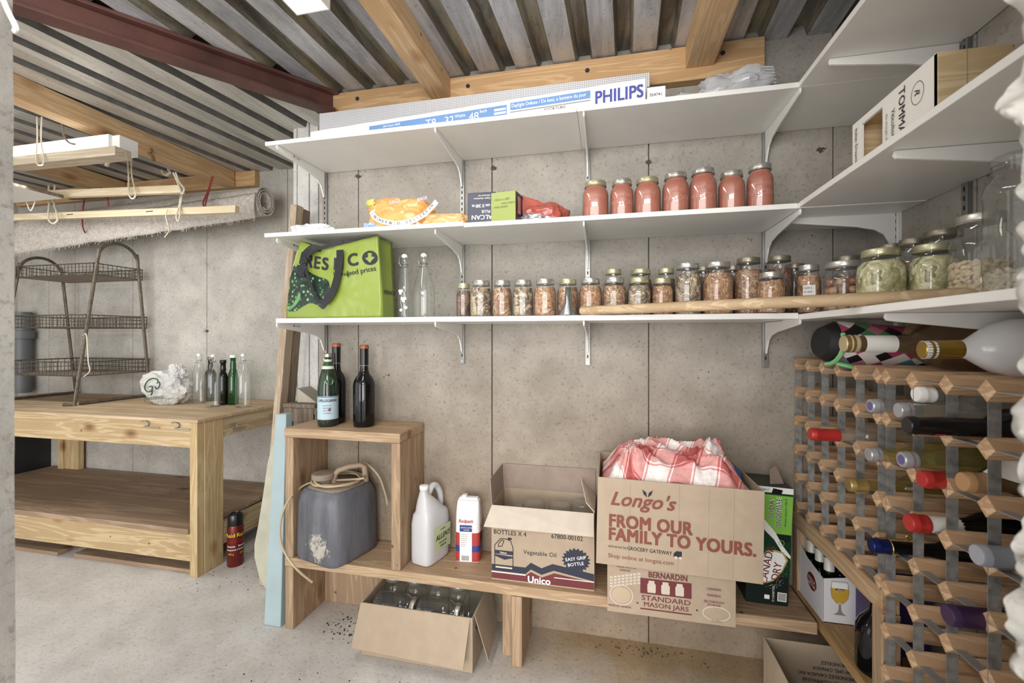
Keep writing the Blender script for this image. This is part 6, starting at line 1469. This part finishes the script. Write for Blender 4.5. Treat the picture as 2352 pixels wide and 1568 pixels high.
rope('twine_tie', 'striped twine hanging from the front leg of the wire stand', [A(190, 770, 2.05), A(198, 768, 2.03), A(201, 800, 2.03), A(203, 832, 2.03), A(206, 852, 2.03), A(192, 865, 2.03)], M_ropew, .003)
# plastic bag on workbench
pb = thing('carrier_bag', 'crumpled translucent plastic carrier bag with a green swirl logo on the workbench', 'bag', (0, 0, 0))
M_trb = glass('milky_film', (.85, .86, .86), (.6, .6, .6), .12, dens=.55, densc=(.82, .82, .81))
o = lump('bag_film', None, None, (-2.68, 2.19, TB+.095), .155, .09, .105, M_trb, .32, 2.2, 41, floor=TB, n=140, m=90, cre=.16); o.parent = pb
o = lump('bag_contents', None, None, (-2.66, 2.2, TB+.07), .10, .06, .07, pm('bag_contents', '#b5b0a4', .6, var=.3, sc=14), .4, 3, 44, floor=TB); o.parent = pb
o = lump('bag_top', None, None, (-2.60, 2.19, TB+.20), .05, .035, .045, M_trb, .5, 4, 47, n=100, m=60, cre=.25); o.parent = pb
m_gg = pm('dark_green_ink', '#34503a', .6, var=0)
yb = 2.085; lg_ = MB(); cx, cz = -2.66, TB+.115
for pts in ([(cx+.055-.0*k+.0, 0, 0) for k in ()] or [(cx+.045, yb, cz+.025), (cx+.035, yb, cz+.045), (cx, yb, cz+.05), (cx-.04, yb, cz+.03), (cx-.058, yb, cz-.005), (cx-.04, yb, cz-.03), (cx-.01, yb, cz-.025), (cx+.0, yb, cz-.0), (cx-.025, yb, cz+.0)], [(cx+.0, yb, cz-.002), (cx-.002, yb, cz-.035), (cx-.01, yb, cz-.05)], [(cx+.02, yb, cz+.0), (cx+.035, yb, cz-.012), (cx+.055, yb, cz+.01), (cx+.05, yb, cz+.03), (cx+.035, yb, cz+.022)]): lg_.tube(smoothpath(pts, 6), .0038, 6)
lg_.build('swirl_logo', m_gg, pb); letter('greenpack', .036, m_gg, T(cx-.068, yb+.005, cz-.085) @ F0 @ RZ(.12), pb, off=.0003, shear=.1)
# grey pipe and dark bin by the jamb
gp = thing('grey_pipe', 'grey plastic pipe with a collar behind the wire stand', 'pipe', (0, 0, 0))
q = A(50, 800, 2.39); mb = MB(); mb.lathe([(.055, .0), (.055, .60)], 24, T(q.x, 2.39, TB)); mb.build('pipe_body', pm('grey_pvc', '#5c5f62', .5, var=.1), gp, smooth=True)
mb = MB(); mb.lathe([(.07, .40), (.07, .46)], 24, T(q.x, 2.39, TB)); mb.build('collar', pm('grey_pvc', '#5c5f62'), gp, smooth=True, bev=.003)
mb = MB(); q = A(55, 1060, 2.43); mb.box(-4.44, -4.10, 2.25, 2.46, .0, .66); tag(mb.build('dark_cabinet', pm('black_cabinet', '#1d1f21', .5), bev=.004), 'black box standing behind the workbench end', 'cabinet')
# ------------------------------------------------------------------ things leaning by the cubby
def lean(name, label, pxt, pyt, pxb, pyb, Y, w_, d_, mat, cat='board'):
    a = A(pxt, pyt, Y); b = A(pxb, pyb, Y); dr = (b-a); t = (a.z-.002)/(a.z-b.z); e = a+dr*t; e.y = Y
    mb = MB(); mb.beam((e.x, Y-.02, .002), (a.x, Y+.02, a.z), d_, w_, up=(1, 0, 0)); return tag(mb.build(name, mat, bev=.002), label, cat)
lean('leaning_board', 'pale narrow board leaning beside the cubby, front one', 676, 470, 643, 955, 1.84, .036, .05, M_lean)
lean('leaning_board', 'darker narrow board leaning behind the pale one beside the cubby', 692, 480, 662, 955, 1.90, .036, .05, wood('dark_lean', hx('85735f'), hx('695a49'), 2, knots=False))
fb = MB(); q0 = A(608, 1435, 1.56); q1 = A(648, 1437, 1.56); t0 = A(633, 951, 1.66); t1 = A(659, 951, 1.66)
fb.add([(q0.x, 1.555, .001), (q1.x-.004, 1.555, .001), (t1.x-.004, 1.66, t1.z), (t0.x, 1.66, t0.z), (q0.x, 1.60, .001), (q1.x-.004, 1.60, .001), (t1.x-.004, 1.70, t1.z), (t0.x, 1.70, t0.z)], [(0, 1, 2, 3), (7, 6, 5, 4), (0, 4, 5, 1), (1, 5, 6, 2), (2, 6, 7, 3), (3, 7, 4, 0)])
tag(fb.build('foam_board', pm('pale_blue_foam', '#a4b7bc', .8, var=.05, bmp=.2), bev=.003), 'pale blue foam insulation strip leaning against the bench end', 'foam board')
pts = [(636, 1008), (622, 1060), (612, 1130), (601, 1200), (592, 1245), (592, 1275), (603, 1320), (618, 1352), (650, 1352), (655, 1010)]
Y = 1.79; W3 = [A(a, b, Y) for a, b in pts]; fb = MB(); n = len(W3)
fb.add([(p.x, Y-.02, max(p.z, .001)) for p in W3]+[(p.x, Y+.02, max(p.z, .001)) for p in W3], [tuple(range(n)), tuple(range(2*n-1, n-1, -1))]+[(i, i+n, (i+1) % n+n, (i+1) % n) for i in range(n)])
tag(fb.build('foam_board', pm('dirty_white_foam', '#b9b8a6', .85, var=.12, bmp=.3)), 'broken off-white foam sheet standing behind the pale blue strip', 'foam board')
oc = thing('wooden_pedestal', 'weathered wooden crate with a capped top behind the cubby corner', 'crate', (0, 0, 0))
board('cap_board', (-1.515, -1.345, 1.80, 1.95, .866, .885), M_old, oc, .002); board('corner_post', (-1.512, -1.47, 1.803, 1.84, 0, .865), M_old, oc, .002)
board('side_board', (-1.469, -1.36, 1.81, 1.825, 0, .835), M_old, oc, .002); board('cross_board', (-1.469, -1.355, 1.803, 1.812, .80, .864), M_old, oc, .002)
mb = MB(); mb.add([(-1.47, 1.84, .886), (-1.36, 1.84, .886), (-1.47, 1.84, .955), (-1.47, 1.94, .886), (-1.36, 1.94, .886), (-1.47, 1.94, .955)], [(0, 1, 2), (3, 5, 4), (1, 4, 5, 2), (0, 2, 5, 3), (0, 3, 4, 1)])
tag(mb.build('wood_wedge', pm('pale_wedge', '#aaa294', .8), bev=.001), 'grey triangular wooden wedge lying on the weathered crate', 'wedge')
# dirt
dm = pm('dirt', '#3a3027', .95, var=.2); mb = MB()
for k in range(190):
    if k < 90: x, y = random.gauss(-1.03, .08), random.gauss(1.63, .05)
    elif k < 130: x, y = random.gauss(-1.9, .12), random.gauss(1.86, .10)
    else: x, y = random.uniform(-1.4, .3), random.uniform(1.2, 1.5)
    if x > -.95 and y > 1.42: continue
    s = random.uniform(.0012, .0045 if k < 90 else .003); mb.ball((x, y, s*.4), s, 6, 4, jit=.5)
o = mb.build('dirt_crumbs', dm, kind='stuff'); tag(o, 'dark dirt crumbs scattered on the concrete floor', 'dirt')
dm2 = MB()
for k in range(60):
    x, y = random.gauss(.33, .05), random.gauss(1.74, .02); s = random.uniform(.001, .003); dm2.ball((at_y(1490+random.gauss(0, 60), 1460, 1.74).x, y, s*.4), s, 6, 4)
tag(dm2.build('dirt_crumbs', dm, kind='stuff'), 'fine dirt at the foot of the back wall under the jar case', 'dirt')
